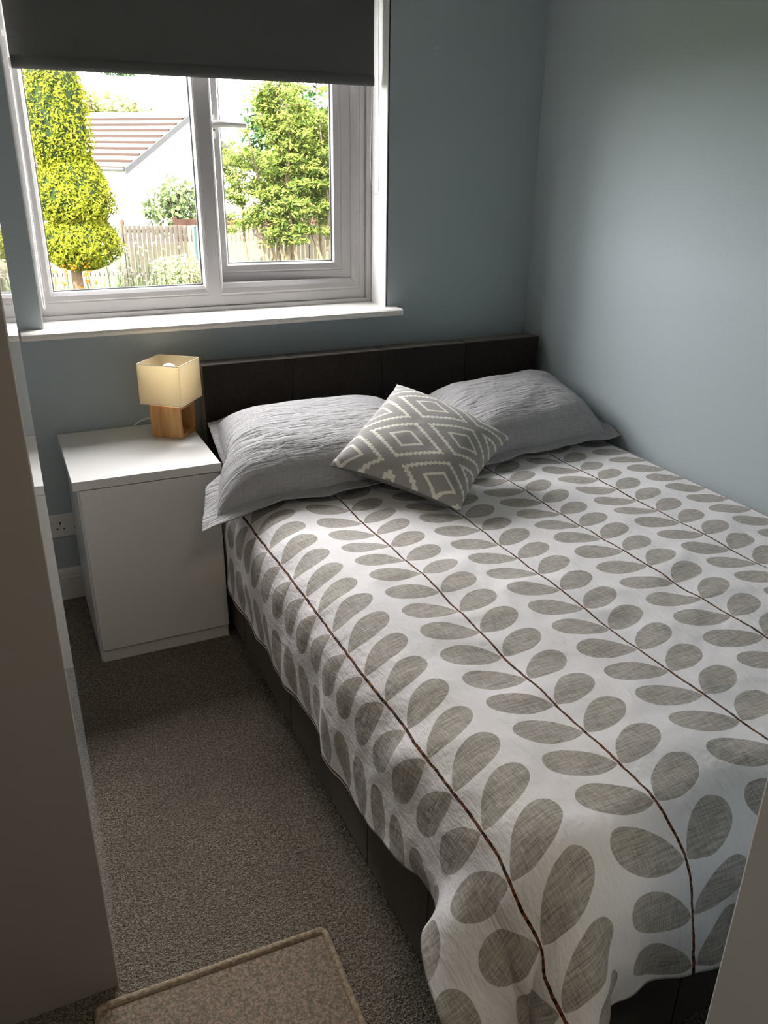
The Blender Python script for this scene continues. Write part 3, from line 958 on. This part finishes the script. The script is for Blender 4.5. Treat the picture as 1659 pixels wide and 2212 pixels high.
# ------------------------------------------------------------------ pillows
def pillow_vf(corners, T, flange, seed, nx=72, ny=52, sag=0.0, tb=0.4, wall=None, wr=1.0, pinch=0.04, pw=2.6, ph=2.4):
    """corners BL,BR,TR,TL of the body mid-surface; closed surface with an optional flat flange"""
    BL, BR, TR, TL = [np.array(c, float) for c in corners]
    ex = ((BR - BL) + (TR - TL)) / 2; ey = ((TL - BL) + (TR - BR)) / 2
    Wd, Hd = np.linalg.norm(ex), np.linalg.norm(ey)
    nrm = np.cross(ex, ey); nrm /= np.linalg.norm(nrm)
    fa, fb = flange / Wd * 2, flange / Hd * 2
    A = np.linspace(-1 - fa, 1 + fa, nx); Bc = np.linspace(-1 - fb, 1 + fb, ny)
    # put grid lines on the body seam
    if flange:
        A = np.concatenate([np.linspace(-1 - fa, -1, 6)[:-1], np.linspace(-1, 1, nx - 10), np.linspace(1, 1 + fa, 6)[1:]])
        Bc = np.concatenate([np.linspace(-1 - fb, -1, 6)[:-1], np.linspace(-1, 1, ny - 10), np.linspace(1, 1 + fb, 6)[1:]])
    nx, ny = len(A), len(Bc)
    V, UV = [], []
    for side in (1, -1):
        for a in A:
            for b in Bc:
                ac, bc = max(-1, min(1, a)), max(-1, min(1, b))
                pa = a * (1 - pinch * (1 - bc * bc) * abs(ac) ** 2)
                pb = b * (1 - pinch * 1.2 * (1 - ac * ac) * abs(bc) ** 2)
                s, q = (pa + 1) / 2, (pb + 1) / 2
                p = BL * (1 - s) * (1 - q) + BR * s * (1 - q) + TR * s * q + TL * (1 - s) * q
                prof = max(0, 1 - abs(ac) ** pw) ** 0.5 * max(0, 1 - abs(bc) ** ph) ** 0.5
                th = T * prof * ((1 - tb) if side > 0 else tb)
                out = max(abs(a) - 1, 0) * Wd / 2, max(abs(b) - 1, 0) * Hd / 2
                o = max(out)
                wv = 0.0
                if o > 0:
                    wv = 0.35 * o * noise.noise((a * 4 + seed, b * 4, 2.0)) + 0.15 * o * math.sin(a * 9 + b * 7 + seed)
                    th = 0.0012 * side * side
                if side > 0:
                    wv += wr * prof * (0.010 * noise.noise((a * 2.2 + seed, b * 2.5, 1.0)) + 0.0045 * noise.noise((a * 4 + seed, b * 11, 5.0)) + 0.0025 * noise.noise((a * 9 + seed, b * 21, 6.0)))
                    # gathers at the short ends
                    wv += wr * 0.006 * prof * max(0, abs(a) - 0.55) * math.sin(b * 24 + 3 * noise.noise((a * 3, b * 3, seed)))
                p = p + nrm * (side * max(th, 0.0012) + wv)
                p = p - np.array([0, 0, sag * (1 - ac * ac) * 0.0])
                if wall is not None and p[0] > wall:
                    ex_ = p[0] - wall
                    p[0] = wall - 0.002 * side * 0.5
                    p[2] += ex_ * 0.8
                V.append(p)
                UV.append(((a * Wd / 2) + 1 + seed * 0.13, (b * Hd / 2) + 1))
    V = np.array(V)
    F = []
    n1 = nx * ny
    for i in range(nx - 1):
        for j in range(ny - 1):
            a_ = i * ny + j
            F.append((a_, a_ + ny, a_ + ny + 1, a_ + 1))
            F.append((n1 + a_, n1 + a_ + 1, n1 + a_ + ny + 1, n1 + a_ + ny))
    for i in range(nx - 1):
        for j, fl in ((0, 0), (ny - 1, 1)):
            a_, b_ = i * ny + j, (i + 1) * ny + j
            F.append((a_, a_ + n1, b_ + n1, b_) if not fl else (a_, b_, b_ + n1, a_ + n1))
    for j in range(ny - 1):
        for i, fl in ((0, 0), (nx - 1, 1)):
            a_, b_ = i * ny + j, i * ny + j + 1
            F.append((a_, b_, b_ + n1, a_ + n1) if not fl else (a_, a_ + n1, b_ + n1, b_))
    return V, F, np.array(UV), A, Bc, nx, ny


def make_pillow(name, label, corners, T, seed, wall=None, droop=None):
    V, F, UV, A, Bc, nx, ny = pillow_vf(corners, T, 0.042, seed, wall=wall, tb=0.30, pw=4.5, ph=2.8, pinch=0.02)
    zb = 0.560
    # the side next to the cabinet is pushed in by it
    for k in range(len(V)):
        x, y, z = V[k]
        if x < -1.37:
            lim = -1.37 - 0.066 * math.tanh((-1.37 - x) / 0.066)
            f = min(1, max(0, (y + 0.60) / 0.07))
            V[k, 0] = x * (1 - f) + lim * f
    # nothing sinks below the duvet top; the overhanging corner may droop
    for k in range(len(V)):
        x, y, z = V[k]
        low = zb + 0.009 if x > -1.43 else zb - 0.05
        if z < low + 0.004 and x > -1.43:
            V[k, 2] = low + (0.0022 if k < nx * ny else 0.0)
        if droop and x < -1.40:
            V[k, 2] -= droop * ((-1.40 - x) / 0.15) ** 1.5
    # body and flange are two pieces of the same pillowcase
    n1 = nx * ny
    isb = lambda i, j: abs(A[i]) <= 1.0001 and abs(Bc[j]) <= 1.0001
    Fb, Ff = [], []
    for f in F:
        idx = [k % n1 for k in f]
        inside = all(isb(k // ny, k % ny) for k in idx)
        (Fb if inside else Ff).append(f)
    th = thing(name, label, 'pillow', tuple(np.mean(V[:, :2], 0)) + (0.57,), group='grey linen pillows')
    for nm, FF in (('pillow_body', Fb), ('pillowcase_flange', Ff)):
        used = sorted({k for f in FF for k in f})
        mp = {k: i for i, k in enumerate(used)}
        o = mesh(nm, V[used], [[mp[k] for k in f] for f in FF], 'linen', th, smooth=True, uv=UV[used])
    return th


make_pillow('pillow', 'grey linen pillow overhanging the bed edge beside the bedside cabinet',
            [(-1.525, -0.760, 0.590), (-0.800, -0.728, 0.596), (-0.735, -0.235, 0.650), (-1.385, -0.235, 0.668)], 0.180, 1.0, droop=0.035)
make_pillow('pillow', 'grey linen pillow pressed against the blue wall',
            [(-0.695, -0.725, 0.598), (-0.055, -0.650, 0.602), (-0.048, -0.225, 0.700), (-0.610, -0.230, 0.664)], 0.165, 5.0, wall=-0.006)

# ------------------------------------------------------------------ patterned cushion
cL, cR, cB, cT = (-1.168, -0.722, 0.655), (-0.572, -0.803, 0.690), (-0.892, -1.047, 0.585), (-0.825, -0.483, 0.815)
V, F, UV, A, Bc, nx, ny = pillow_vf([cL, cB, cR, cT], 0.165, 0.0, 3.0, nx=46, ny=46, tb=0.40, wr=0.35, pinch=0.085)
n1 = nx * ny
cu = thing('cushion', 'grey knitted cushion with cream diamond pattern standing on its corner', 'cushion', (-0.87, -0.77, 0.57))
uvc = np.stack(np.meshgrid(np.linspace(0, 1, nx), np.linspace(0, 1, ny), indexing='ij'), -1).reshape(-1, 2)
Ff = [f for f in F if all(k < n1 for k in f)]
Fk = [f for f in F if not all(k < n1 for k in f)]
mesh('patterned_front', V[:n1], Ff, 'knit', cu, smooth=True, uv=uvc)
used = sorted({k for f in Fk for k in f}); mp = {k: i for i, k in enumerate(used)}
mesh('plain_back', V[used], [[mp[k] for k in f] for f in Fk], 'knit_back', cu, smooth=True)

# ------------------------------------------------------------------ mat on the carpet
mt = thing('floor_mat', 'beige loop pile mat with a bound edge on the carpet', 'mat', (-1.82, -2.07, 0.0), math.radians(-1.7))
hw, hl = 0.228, 0.345
def rrect(hw, hl, r, n=6):
    pts = []
    for cx, cy, a0 in ((hw - r, hl - r, 0), (-hw + r, hl - r, 90), (-hw + r, -hl + r, 180), (hw - r, -hl + r, 270)):
        for k in range(n + 1):
            a = math.radians(a0 + 90 * k / n)
            pts.append((cx + r * math.cos(a), cy + r * math.sin(a)))
    return pts
rr = rrect(hw, hl, 0.012)
k = len(rr)
V = [(x, y, 0.002) for x, y in rr] + [(x, y, 0.011) for x, y in rr]
F = [tuple(range(k, 2 * k)), tuple(range(k))[::-1]] + [(i, (i + 1) % k, k + (i + 1) % k, k + i) for i in range(k)]
mesh('pile', V, F, 'mat', mt, local=True)
V, F = tube_vf([(x, y, 0.0095) for x, y in rr], 0.0085, 8, closed=True)
mesh('edge_binding', V, F, 'mat_binding', mt, local=True, smooth=True)

# ------------------------------------------------------------------ garden
GZ = -1.3
def at(az, D, z=None, elev=None):
    x = CAM[0] + D * math.tan(math.radians(az)); y = CAM[1] + D
    if z is None:
        z = CAM[2] + D / math.cos(math.radians(az)) * math.tan(math.radians(elev))
    return (x, y, z)
gr = tag(box('ground', (-40, YO + 0.015, GZ - 0.2), (60, 75, GZ), 'grass'), kind='structure')


def leaves_vf(C, size, jitter=0.4, flat=None, aspect=0.45):
    """many small diamond leaves at points C (n,3); flat = preferred normal weight"""
    n = len(C)
    d = RNG.randn(n, 3)
    if flat is not None:
        nrm = np.asarray(flat, float)
        if nrm.ndim == 1:
            nrm = np.tile(nrm, (n, 1))
        nn = nrm + jitter * RNG.randn(n, 3)
    else:
        nn = RNG.randn(n, 3)
    nn /= np.linalg.norm(nn, axis=1, keepdims=True)
    d -= nn * (d * nn).sum(1, keepdims=True)
    d /= np.linalg.norm(d, axis=1, keepdims=True)
    s = np.cross(nn, d)
    L = (size * (0.7 + 0.6 * RNG.rand(n)))[:, None]
    V = np.stack([C - d * L / 2, C + s * L * aspect / 2, C + d * L / 2, C - s * L * aspect / 2], 1).reshape(-1, 3)
    F = (np.arange(n)[:, None] * 4 + np.arange(4)[None]).tolist()
    return V, F


def shell(n, c, r, squash=(1, 1, 1), thick=0.15):
    d = RNG.randn(n, 3)
    d /= np.linalg.norm(d, axis=1, keepdims=True)
    rr_ = r * (1 - thick * RNG.rand(n))[:, None] * (1 + 0.10 * np.sin(d[:, :1] * 9 + d[:, 1:2] * 7) * np.cos(d[:, 2:] * 8))
    return np.asarray(c) + d * rr_ * np.asarray(squash), d


# golden conifer in three clipped tiers
CX, CY = at(5.2, 18, 0)[:2]
cf = thing('golden_conifer', 'golden yellow conifer with three rounded tiers outside the window', 'tree', (CX, CY, GZ))
tiers = [(-0.60, 0.62, 0.80, 0.42, 0.03), (0.18, 1.80, 0.76, 0.30, 0.02), (1.18, 4.5, 0.60, 0.20, -0.10)]
for z0, z1, R0, pk, dx in tiers:
    n = 12000
    f = RNG.rand(n)
    prof = np.where(f < pk, np.sqrt(np.clip(1 - ((pk - f) / pk) ** 2, 0, 1)) * 0.9 + 0.1, np.clip(1 - ((f - pk) / (1 - pk)) ** 1.7, 0, 1) ** 0.75)
    th = RNG.rand(n) * 2 * math.pi
    lump = 1 + 0.07 * np.sin(th * 5 + f * 9) + 0.05 * np.sin(th * 11 - f * 20)
    r_ = R0 * prof * lump * (1 - 0.2 * RNG.rand(n))
    C = np.stack([CX + dx + r_ * np.cos(th), CY + r_ * np.sin(th), z0 + (z1 - z0) * f], 1)
    nr = np.stack([np.cos(th), np.sin(th), np.full(n, 0.5)], 1)
    V, F = leaves_vf(C, 0.075, 0.8, nr, 0.42)
    part = mesh('foliage_tier', V, F, 'gold_leaf', cf)
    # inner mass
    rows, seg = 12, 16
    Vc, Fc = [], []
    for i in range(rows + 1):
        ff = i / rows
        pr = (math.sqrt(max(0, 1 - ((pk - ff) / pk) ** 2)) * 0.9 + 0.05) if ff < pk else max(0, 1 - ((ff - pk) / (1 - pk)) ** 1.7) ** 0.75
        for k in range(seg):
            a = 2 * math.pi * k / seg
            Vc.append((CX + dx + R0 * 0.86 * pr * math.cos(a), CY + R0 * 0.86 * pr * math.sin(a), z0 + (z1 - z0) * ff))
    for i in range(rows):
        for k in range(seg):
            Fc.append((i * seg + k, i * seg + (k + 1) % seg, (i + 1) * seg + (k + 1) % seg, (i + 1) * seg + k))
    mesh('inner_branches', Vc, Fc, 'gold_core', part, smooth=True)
V, F = tube_vf([(CX - 0.12, CY, GZ), (CX - 0.12, CY, -0.3), (CX, CY, 1.5)], [0.12, 0.10, 0.06], 10)
mesh('trunk', V, F, 'trunk', cf)

# picket fence
FY = CAM[1] + 19.6
FR = math.radians(-11)
fn = thing('picket_fence', 'weathered wooden picket fence across the garden', 'fence', (2.4, FY, GZ), FR)
pm = None
rngp = random.Random(4)
nP = 86
for i in range(nP):
    x = -1.3 + i * 0.1
    if pm is None:
        V, F = box_vf(np.array((-0.042, -0.011, 0)), np.array((0.042, 0.011, 1.36)), 0.003, 1)
        o = mesh('picket', V, F, 'fence', fn, local=True)
        pm = o.data
    else:
        o = bpy.data.objects.new('picket', pm)
        COL.objects.link(o)
        o.parent = fn
    o.location = (x - 2.4, 0, 0.02 + rngp.uniform(-0.012, 0.012))
for z in (0.30, 1.22):
    box('rail', (-3.8, 0.012, z), (5.0, 0.06, z + 0.08), 'fence', fn, local=True)
for x in (-1.35, 0.75, 2.85, 4.95, 7.05):
    box('post', (x - 2.445, 0.061, 0), (x - 2.355, 0.15, 1.50), 'fence_red', fn, local=True)
bf = thing('board_fence', 'reddish brown board fence behind the pickets', 'fence', (3.9, FY + 0.6, GZ), FR)
for i in range(3):
    box('board', (-1.9, -i * 0.008, 0.95 + i * 0.17), (2.3, 0.02 - i * 0.008, 0.95 + i * 0.17 + 0.165), 'fence_red', bf, 0.003, local=True)
for x in (2.05, 4.1, 6.15):
    box('post', (x - 3.95, 0.021, 0), (x - 3.85, 0.1, 1.5), 'fence_red', bf, local=True)
tx, ty, _ = at(12.45, 19.3, 0)
tp = thing('teal_post', 'teal painted post in front of the picket fence', 'post', (tx, ty, GZ))
box('post', (tx - 0.022, ty - 0.02, GZ), (tx + 0.022, ty + 0.02, GZ + 1.36), 'teal', tp, 0.004)
box('cap', (tx - 0.028, ty - 0.026, GZ + 1.36), (tx + 0.028, ty + 0.026, GZ + 1.385), 'teal', tp, 0.004)

# near bungalow, set at an angle
hr = np.array((5.03, 28.3)); he = np.array((2.29, 25.8))
acr = (he - hr); span = np.linalg.norm(acr); acr = acr / span
alo = np.array((-0.674, 0.739))
ZR, ZE = 2.86, 1.14
hs = thing('bungalow', 'white rendered bungalow with pinkish tiled roof beyond the fence', 'house', (hr[0], hr[1], GZ))
def HP(l, s, z):            # along the ridge, across (positive towards the viewer), height
    p = hr + alo * l + acr * s
    return (p[0], p[1], z)
LEN = 11.0
V = [HP(0.25, span - 0.3, GZ), HP(LEN, span - 0.3, GZ), HP(LEN, -span + 0.3, GZ), HP(0.25, -span + 0.3, GZ)]
zw = ZE + (ZR - ZE) * 0.3 / span - 0.08
V += [HP(0.25, span - 0.3, zw), HP(LEN, span - 0.3, zw), HP(LEN, -span + 0.3, zw), HP(0.25, -span + 0.3, zw), HP(0.25, 0, ZR - 0.10), HP(LEN, 0, ZR - 0.10)]
F = [(0, 1, 5, 4), (2, 3, 7, 6), (0, 4, 8, 7, 3), (1, 2, 6, 9, 5)]
mesh('wall', V, F, 'render', hs)
rf = None
NC = 9
slope = np.array((span, ZE - ZR))
for sd_ in (1, -1):
    for i in range(NC):
        t0, t1 = i / NC, (i + 1) / NC + 0.012
        s0, s1 = span * t0, span * t1
        z0, z1 = ZR + (ZE - ZR) * t0, ZR + (ZE - ZR) * t1
        lift = 0.115
        V = []
        for l in (0.0, LEN):
            V += [HP(l, sd_ * s0, z0), HP(l, sd_ * s1, z1 + lift), HP(l, sd_ * s1, z1 + lift - 0.03), HP(l, sd_ * s0, z0 - 0.05)]
        F = [(0, 1, 5, 4), (1, 2, 6, 5), (2, 3, 7, 6), (3, 0, 4, 7), (0, 3, 2, 1), (4, 5, 6, 7)]
        mesh('tile_course', V, F, 'tile', hs)
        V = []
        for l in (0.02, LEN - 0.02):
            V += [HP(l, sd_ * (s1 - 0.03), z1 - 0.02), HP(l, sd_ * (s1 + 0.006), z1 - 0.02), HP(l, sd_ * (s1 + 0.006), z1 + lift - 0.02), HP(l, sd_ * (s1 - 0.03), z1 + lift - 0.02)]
        mesh('course_shadow_strip', V, [(0, 1, 5, 4), (1, 2, 6, 5), (2, 3, 7, 6), (3, 0, 4, 7), (0, 3, 2, 1), (4, 5, 6, 7)], 'tile_shadow', hs)  # dark strip drawn in place of the shadow gap below the course
V, F = tube_vf([HP(-0.02, 0, ZR + 0.01), HP(LEN, 0, ZR + 0.01)], 0.09, 10)
mesh('ridge_tiles', V, F, 'ridge', hs)
for sd_ in (1, -1):
    V = []
    for l in (-0.06, -0.02):
        V += [HP(l, 0, ZR + 0.03), HP(l, sd_ * (span + 0.05), ZE + 0.03), HP(l, sd_ * (span + 0.05), ZE - 0.17), HP(l, 0, ZR - 0.17)]
    mesh('bargeboard', V, [(0, 1, 2, 3), (7, 6, 5, 4), (0, 4, 5, 1), (1, 5, 6, 2), (2, 6, 7, 3), (3, 7, 4, 0)], 'barge', hs)
V, F = tube_vf([HP(-0.02, span + 0.08, ZE - 0.02), HP(LEN, span + 0.08, ZE - 0.02)], 0.055, 8)
mesh('gutter', V, F, 'barge', hs)
V = [HP(0.235, -0.9, -0.4), HP(0.235, -2.0, -0.4), HP(0.235, -2.0, 0.62), HP(0.235, -0.9, 0.62)]
V += [HP(0.20, -0.9, -0.4), HP(0.20, -2.0, -0.4), HP(0.20, -2.0, 0.62), HP(0.20, -0.9, 0.62)]
wf = mesh('window', V, [(0, 1, 2, 3), (4, 7, 6, 5), (0, 4, 5, 1), (1, 5, 6, 2), (2, 6, 7, 3), (3, 7, 4, 0)], 'render', hs)

# far house with a pale slate roof
fx0, fy0 = 3.6, 45.0
fh = thing('far_house', 'distant white house with a pale slate roof behind the bungalow', 'house', (fx0 + 7, fy0, GZ))
box('wall', (fx0 + 0.3, fy0 + 0.3, GZ), (fx0 + 14.7, fy0 + 6.7, 3.75), 'render', fh)
for sgn in (1, -1):
    for i in range(11):
        t0, t1 = i / 11, (i + 1) / 11 + 0.01
        ym = fy0 + 3.5
        y0, y1 = ym - sgn * 3.6 * t0, ym - sgn * 3.6 * t1
        z0, z1 = 5.5 + (3.6 - 5.5) * t0, 5.5 + (3.6 - 5.5) * t1 + 0.07
        V = [(x, y, z) for x in (fx0, fx0 + 15) for y, z in ((y0, z0), (y1, z1), (y1, z1 - 0.08), (y0, z0 - 0.05))]
        mesh('slate_course', V, [(0, 1, 5, 4), (1, 2, 6, 5), (2, 3, 7, 6), (3, 0, 4, 7), (0, 3, 2, 1), (4, 5, 6, 7)], 'slate', fh)
V = [(x, fy0 + y, z) for x in (fx0 + 0.3, fx0 + 14.7) for y, z in ((0.3, 3.74), (6.7, 3.74), (3.5, 5.42))]
mesh('gable', V, [(0, 1, 2), (3, 5, 4), (0, 2, 5, 3), (1, 4, 5, 2), (0, 3, 4, 1)], 'render', fh)


def crown(name, label, c, r, squash, mat, n, size, trunk_r=0.12, group=None, blobs=7, cat='tree'):
    th_ = thing(name, label, cat, (c[0], c[1], GZ), group=group)
    Cs, Ds = [], []
    rb = random.Random(hash(label) % 1000 if False else len(label) * 7 + int(r * 10))
    for b in range(blobs):
        a = rb.uniform(0, 6.28); e = rb.uniform(-0.6, 0.8)
        cc = np.array(c) + np.array((math.cos(a) * math.cos(e) * r * 0.5 * squash[0], math.sin(a) * math.cos(e) * r * 0.5 * squash[1], math.sin(e) * r * 0.6 * squash[2]))
        p, d = shell(n // blobs, cc, r * rb.uniform(0.45, 0.62), squash, 0.35)
        Cs.append(p); Ds.append(d)
    C = np.concatenate(Cs); Dn = np.concatenate(Ds)
    Dn = Dn + np.array((0, 0, 0.5))
    keep = C[:, 2] > GZ + 0.05
    V, F = leaves_vf(C[keep], size, 0.7, Dn[keep], 0.55)
    mesh('foliage', V, F, mat, th_)
    top = c[2]
    V, F = join([tube_vf([(c[0], c[1], GZ), (c[0] + 0.05 * r, c[1], (GZ + top) / 2), (c[0], c[1], top)], [trunk_r, trunk_r * 0.8, trunk_r * 0.4], 8)] +
                [tube_vf([(c[0], c[1], GZ + (top - GZ) * 0.6), (c[0] + math.cos(k_ * 2.1) * r * 0.5 * squash[0], c[1] + math.sin(k_ * 2.1) * r * 0.5 * squash[1], top + r * 0.3 * squash[2])], [trunk_r * 0.5, trunk_r * 0.2], 6) for k_ in range(3)])
    mesh('trunk', V, F, 'bark', th_)
    return th_


# the feathery tree seen through the casement: many stems with layered leaf sprays
rx, ry, _ = at(18.3, 17.5, 0)
rw = thing('feathery_tree', 'feathery green tree with pale stems seen through the open casement', 'tree', (rx, ry, GZ))
rb = random.Random(21)
sprays = []
stems = []
for k in range(19):
    bx, by = rx + rb.uniform(-0.7, 1.3), ry + rb.uniform(-0.4, 0.5)
    tx_, ty_ = bx + rb.uniform(-0.85, 0.75), by + rb.uniform(-0.5, 0.5)
    tz_ = rb.uniform(1.2, 3.7)
    pts, rad = [], []
    for i in range(8):
        f = i / 7
        pts.append((bx + (tx_ - bx) * f + 0.08 * math.sin(f * 7 + k), by + (ty_ - by) * f + 0.08 * math.cos(f * 6 + k), GZ + (tz_ - GZ) * f))
        rad.append(0.035 * (1 - 0.75 * f) + 0.006)
    stems.append(tube_vf(pts, rad, 7))
    for q in range(26):
        f = rb.uniform(0.38, 1.0)
        i = min(int(f * 7), 6)
        p0 = np.array(pts[i]) * (1 - (f * 7 - i)) + np.array(pts[i + 1]) * (f * 7 - i)
        a = rb.uniform(0, 6.28)
        L = rb.uniform(0.25, 0.62)
        p1 = p0 + np.array((math.cos(a) * L, math.sin(a) * L, rb.uniform(0.0, 0.22)))
        stems.append(tube_vf([tuple(p0), tuple(p1)], [0.008, 0.003], 5, cap=False))
        sprays.append((p0, p1))
mesh('stems', *join(stems), 'bark', rw)
Cs = []
for p0, p1 in sprays:
    for w in range(8):
        f = 0.4 + 0.6 * (w + 1) / 8
        base_ = p0 + (p1 - p0) * f
        Cs.append(base_ + RNG.randn(9, 3) * np.array((0.095, 0.095, 0.04)))
C = np.concatenate(Cs)
V, F = leaves_vf(C, 0.11, 0.55, (-0.3, -0.4, 1.0), 0.34)
mesh('foliage', V, F, 'rowan_leaf', rw)
crown('dark_tree', 'dark green tree behind the feathery tree at the right', at(20.5, 25, 1.3), 2.6, (1.0, 0.7, 1.15), 'dark_leaf', 9000, 0.19, 0.14)
crown('pale_tree', 'pale sunlit tree beyond the bungalow roof', at(7.6, 42, 2.9), 2.7, (1.1, 0.7, 1.0), 'pale_leaf', 5000, 0.28, 0.18)
crown('round_tree', 'small dark tree crown above the far roof', at(8.6, 58, 5.4), 1.5, (1.2, 0.8, 0.75), 'dark_leaf', 2500, 0.24, 0.2)
crown('hedge_tree', 'sunlit tree left of the golden conifer', at(-1.5, 25, 1.2), 2.6, (1.0, 0.7, 1.1), 'pale_leaf', 6000, 0.28, 0.2)
crown('tall_tree', 'tall sunlit tree beyond the garden at the right', at(27, 34, 3.0), 4.2, (1.1, 0.8, 1.1), 'rowan_leaf', 8000, 0.26, 0.22)
crown('variegated_shrub', 'cream variegated shrub in front of the picket fence', at(11.4, 17.9, -0.78), 0.62, (1.15, 1, 0.85), 'cream_leaf', 2600, 0.075, 0.03, cat='shrub')
crown('pale_shrub', 'broad pale shrub at the foot of the casement view', at(18.6, 13.5, -0.55), 0.95, (1.35, 0.9, 0.75), 'cream_leaf', 5200, 0.08, 0.03, cat='shrub')
crown('low_shrub', 'low green shrub beside the broad pale shrub', at(15.8, 14.8, -0.85), 0.5, (1.1, 1, 0.8), 'pale_leaf', 1800, 0.07, 0.03, cat='shrub')

# buddleia behind the fence with purple flower spikes
bdx, bdy, _ = at(11.4, 22.3, 0)
bd = crown('buddleia', 'leggy buddleia bush with purple flower spikes behind the fence', (bdx, bdy, 0.30), 0.80, (1.15, 0.8, 1.15), 'budd_leaf', 1100, 0.16, 0.03, blobs=13, cat='shrub')
spk = []
ORI = ORIGIN[bd.name]
for k in range(16):
    a, L = rb.uniform(-1.2, 0.9), rb.uniform(0.9, 1.7)
    p0 = np.array((bdx + rb.uniform(-0.5, 0.4), bdy, 0.35))
    p1 = p0 + np.array((math.sin(a) * L * 0.8, rb.uniform(-0.3, 0.3), abs(math.cos(a)) * L * 0.75))
    spk.append((p0, p1))
mesh('flower_stems', *join([tube_vf([tuple(a), tuple((a + b) / 2 + np.array((0.03, 0, 0.06))), tuple(b)], [0.012, 0.009, 0.004], 5) for a, b in spk]), 'bark', bd)
C = np.concatenate([b + (b - a) / np.linalg.norm(b - a) * RNG.rand(28, 1) * 0.22 + RNG.randn(28, 3) * 0.018 for a, b in spk])
mesh('flower_spikes', *leaves_vf(C, 0.05, 0.5), 'purple', bd)

# orange flowers and small white flowers near the conifer's foot
def flowerbed(name, label, az, D, n, spread, hmin, hmax, petal, psize):
    x0, y0, _ = at(az, D, 0)
    th_ = thing(name, label, 'plant', (x0, y0, GZ))
    st, heads, lv = [], [], []
    for k in range(n):
        bx, by = x0 + rb.uniform(-spread, spread), y0 + rb.uniform(-0.3, 0.3)
        hh_ = rb.uniform(hmin, hmax)
        tx_ = bx + rb.uniform(-0.12, 0.12)
        st.append(tube_vf([(bx, by, GZ), ((bx + tx_) / 2, by, GZ + hh_ * 0.55), (tx_, by - 0.03, GZ + hh_)], [0.006, 0.005, 0.003], 5))
        heads.append(np.array((tx_, by - 0.03, GZ + hh_)) + RNG.randn(7, 3) * psize * 0.5)
        lv.append(np.array((bx, by, GZ + hh_ * 0.3)) + RNG.randn(5, 3) * np.array((0.05, 0.05, 0.15)))
    mesh('stems', *join(st), 'dark_leaf', th_)
    mesh('flower_heads', *leaves_vf(np.concatenate(heads), psize, 0.5, None, 0.7), petal, th_)
    mesh('leaves', *leaves_vf(np.concatenate(lv), 0.14, 0.5, (0, -1, 0.2), 0.25), 'budd_leaf', th_)
flowerbed('orange_flowers', 'orange flowers growing at the foot of the golden conifer', 4.3, 16.6, 22, 0.55, 0.45, 0.95, 'orange', 0.05)
flowerbed('white_flowers', 'tall stems with small white flowers before the fence', 9.2, 16.55, 60, 0.75, 0.5, 1.35, 'whitepetal', 0.028)
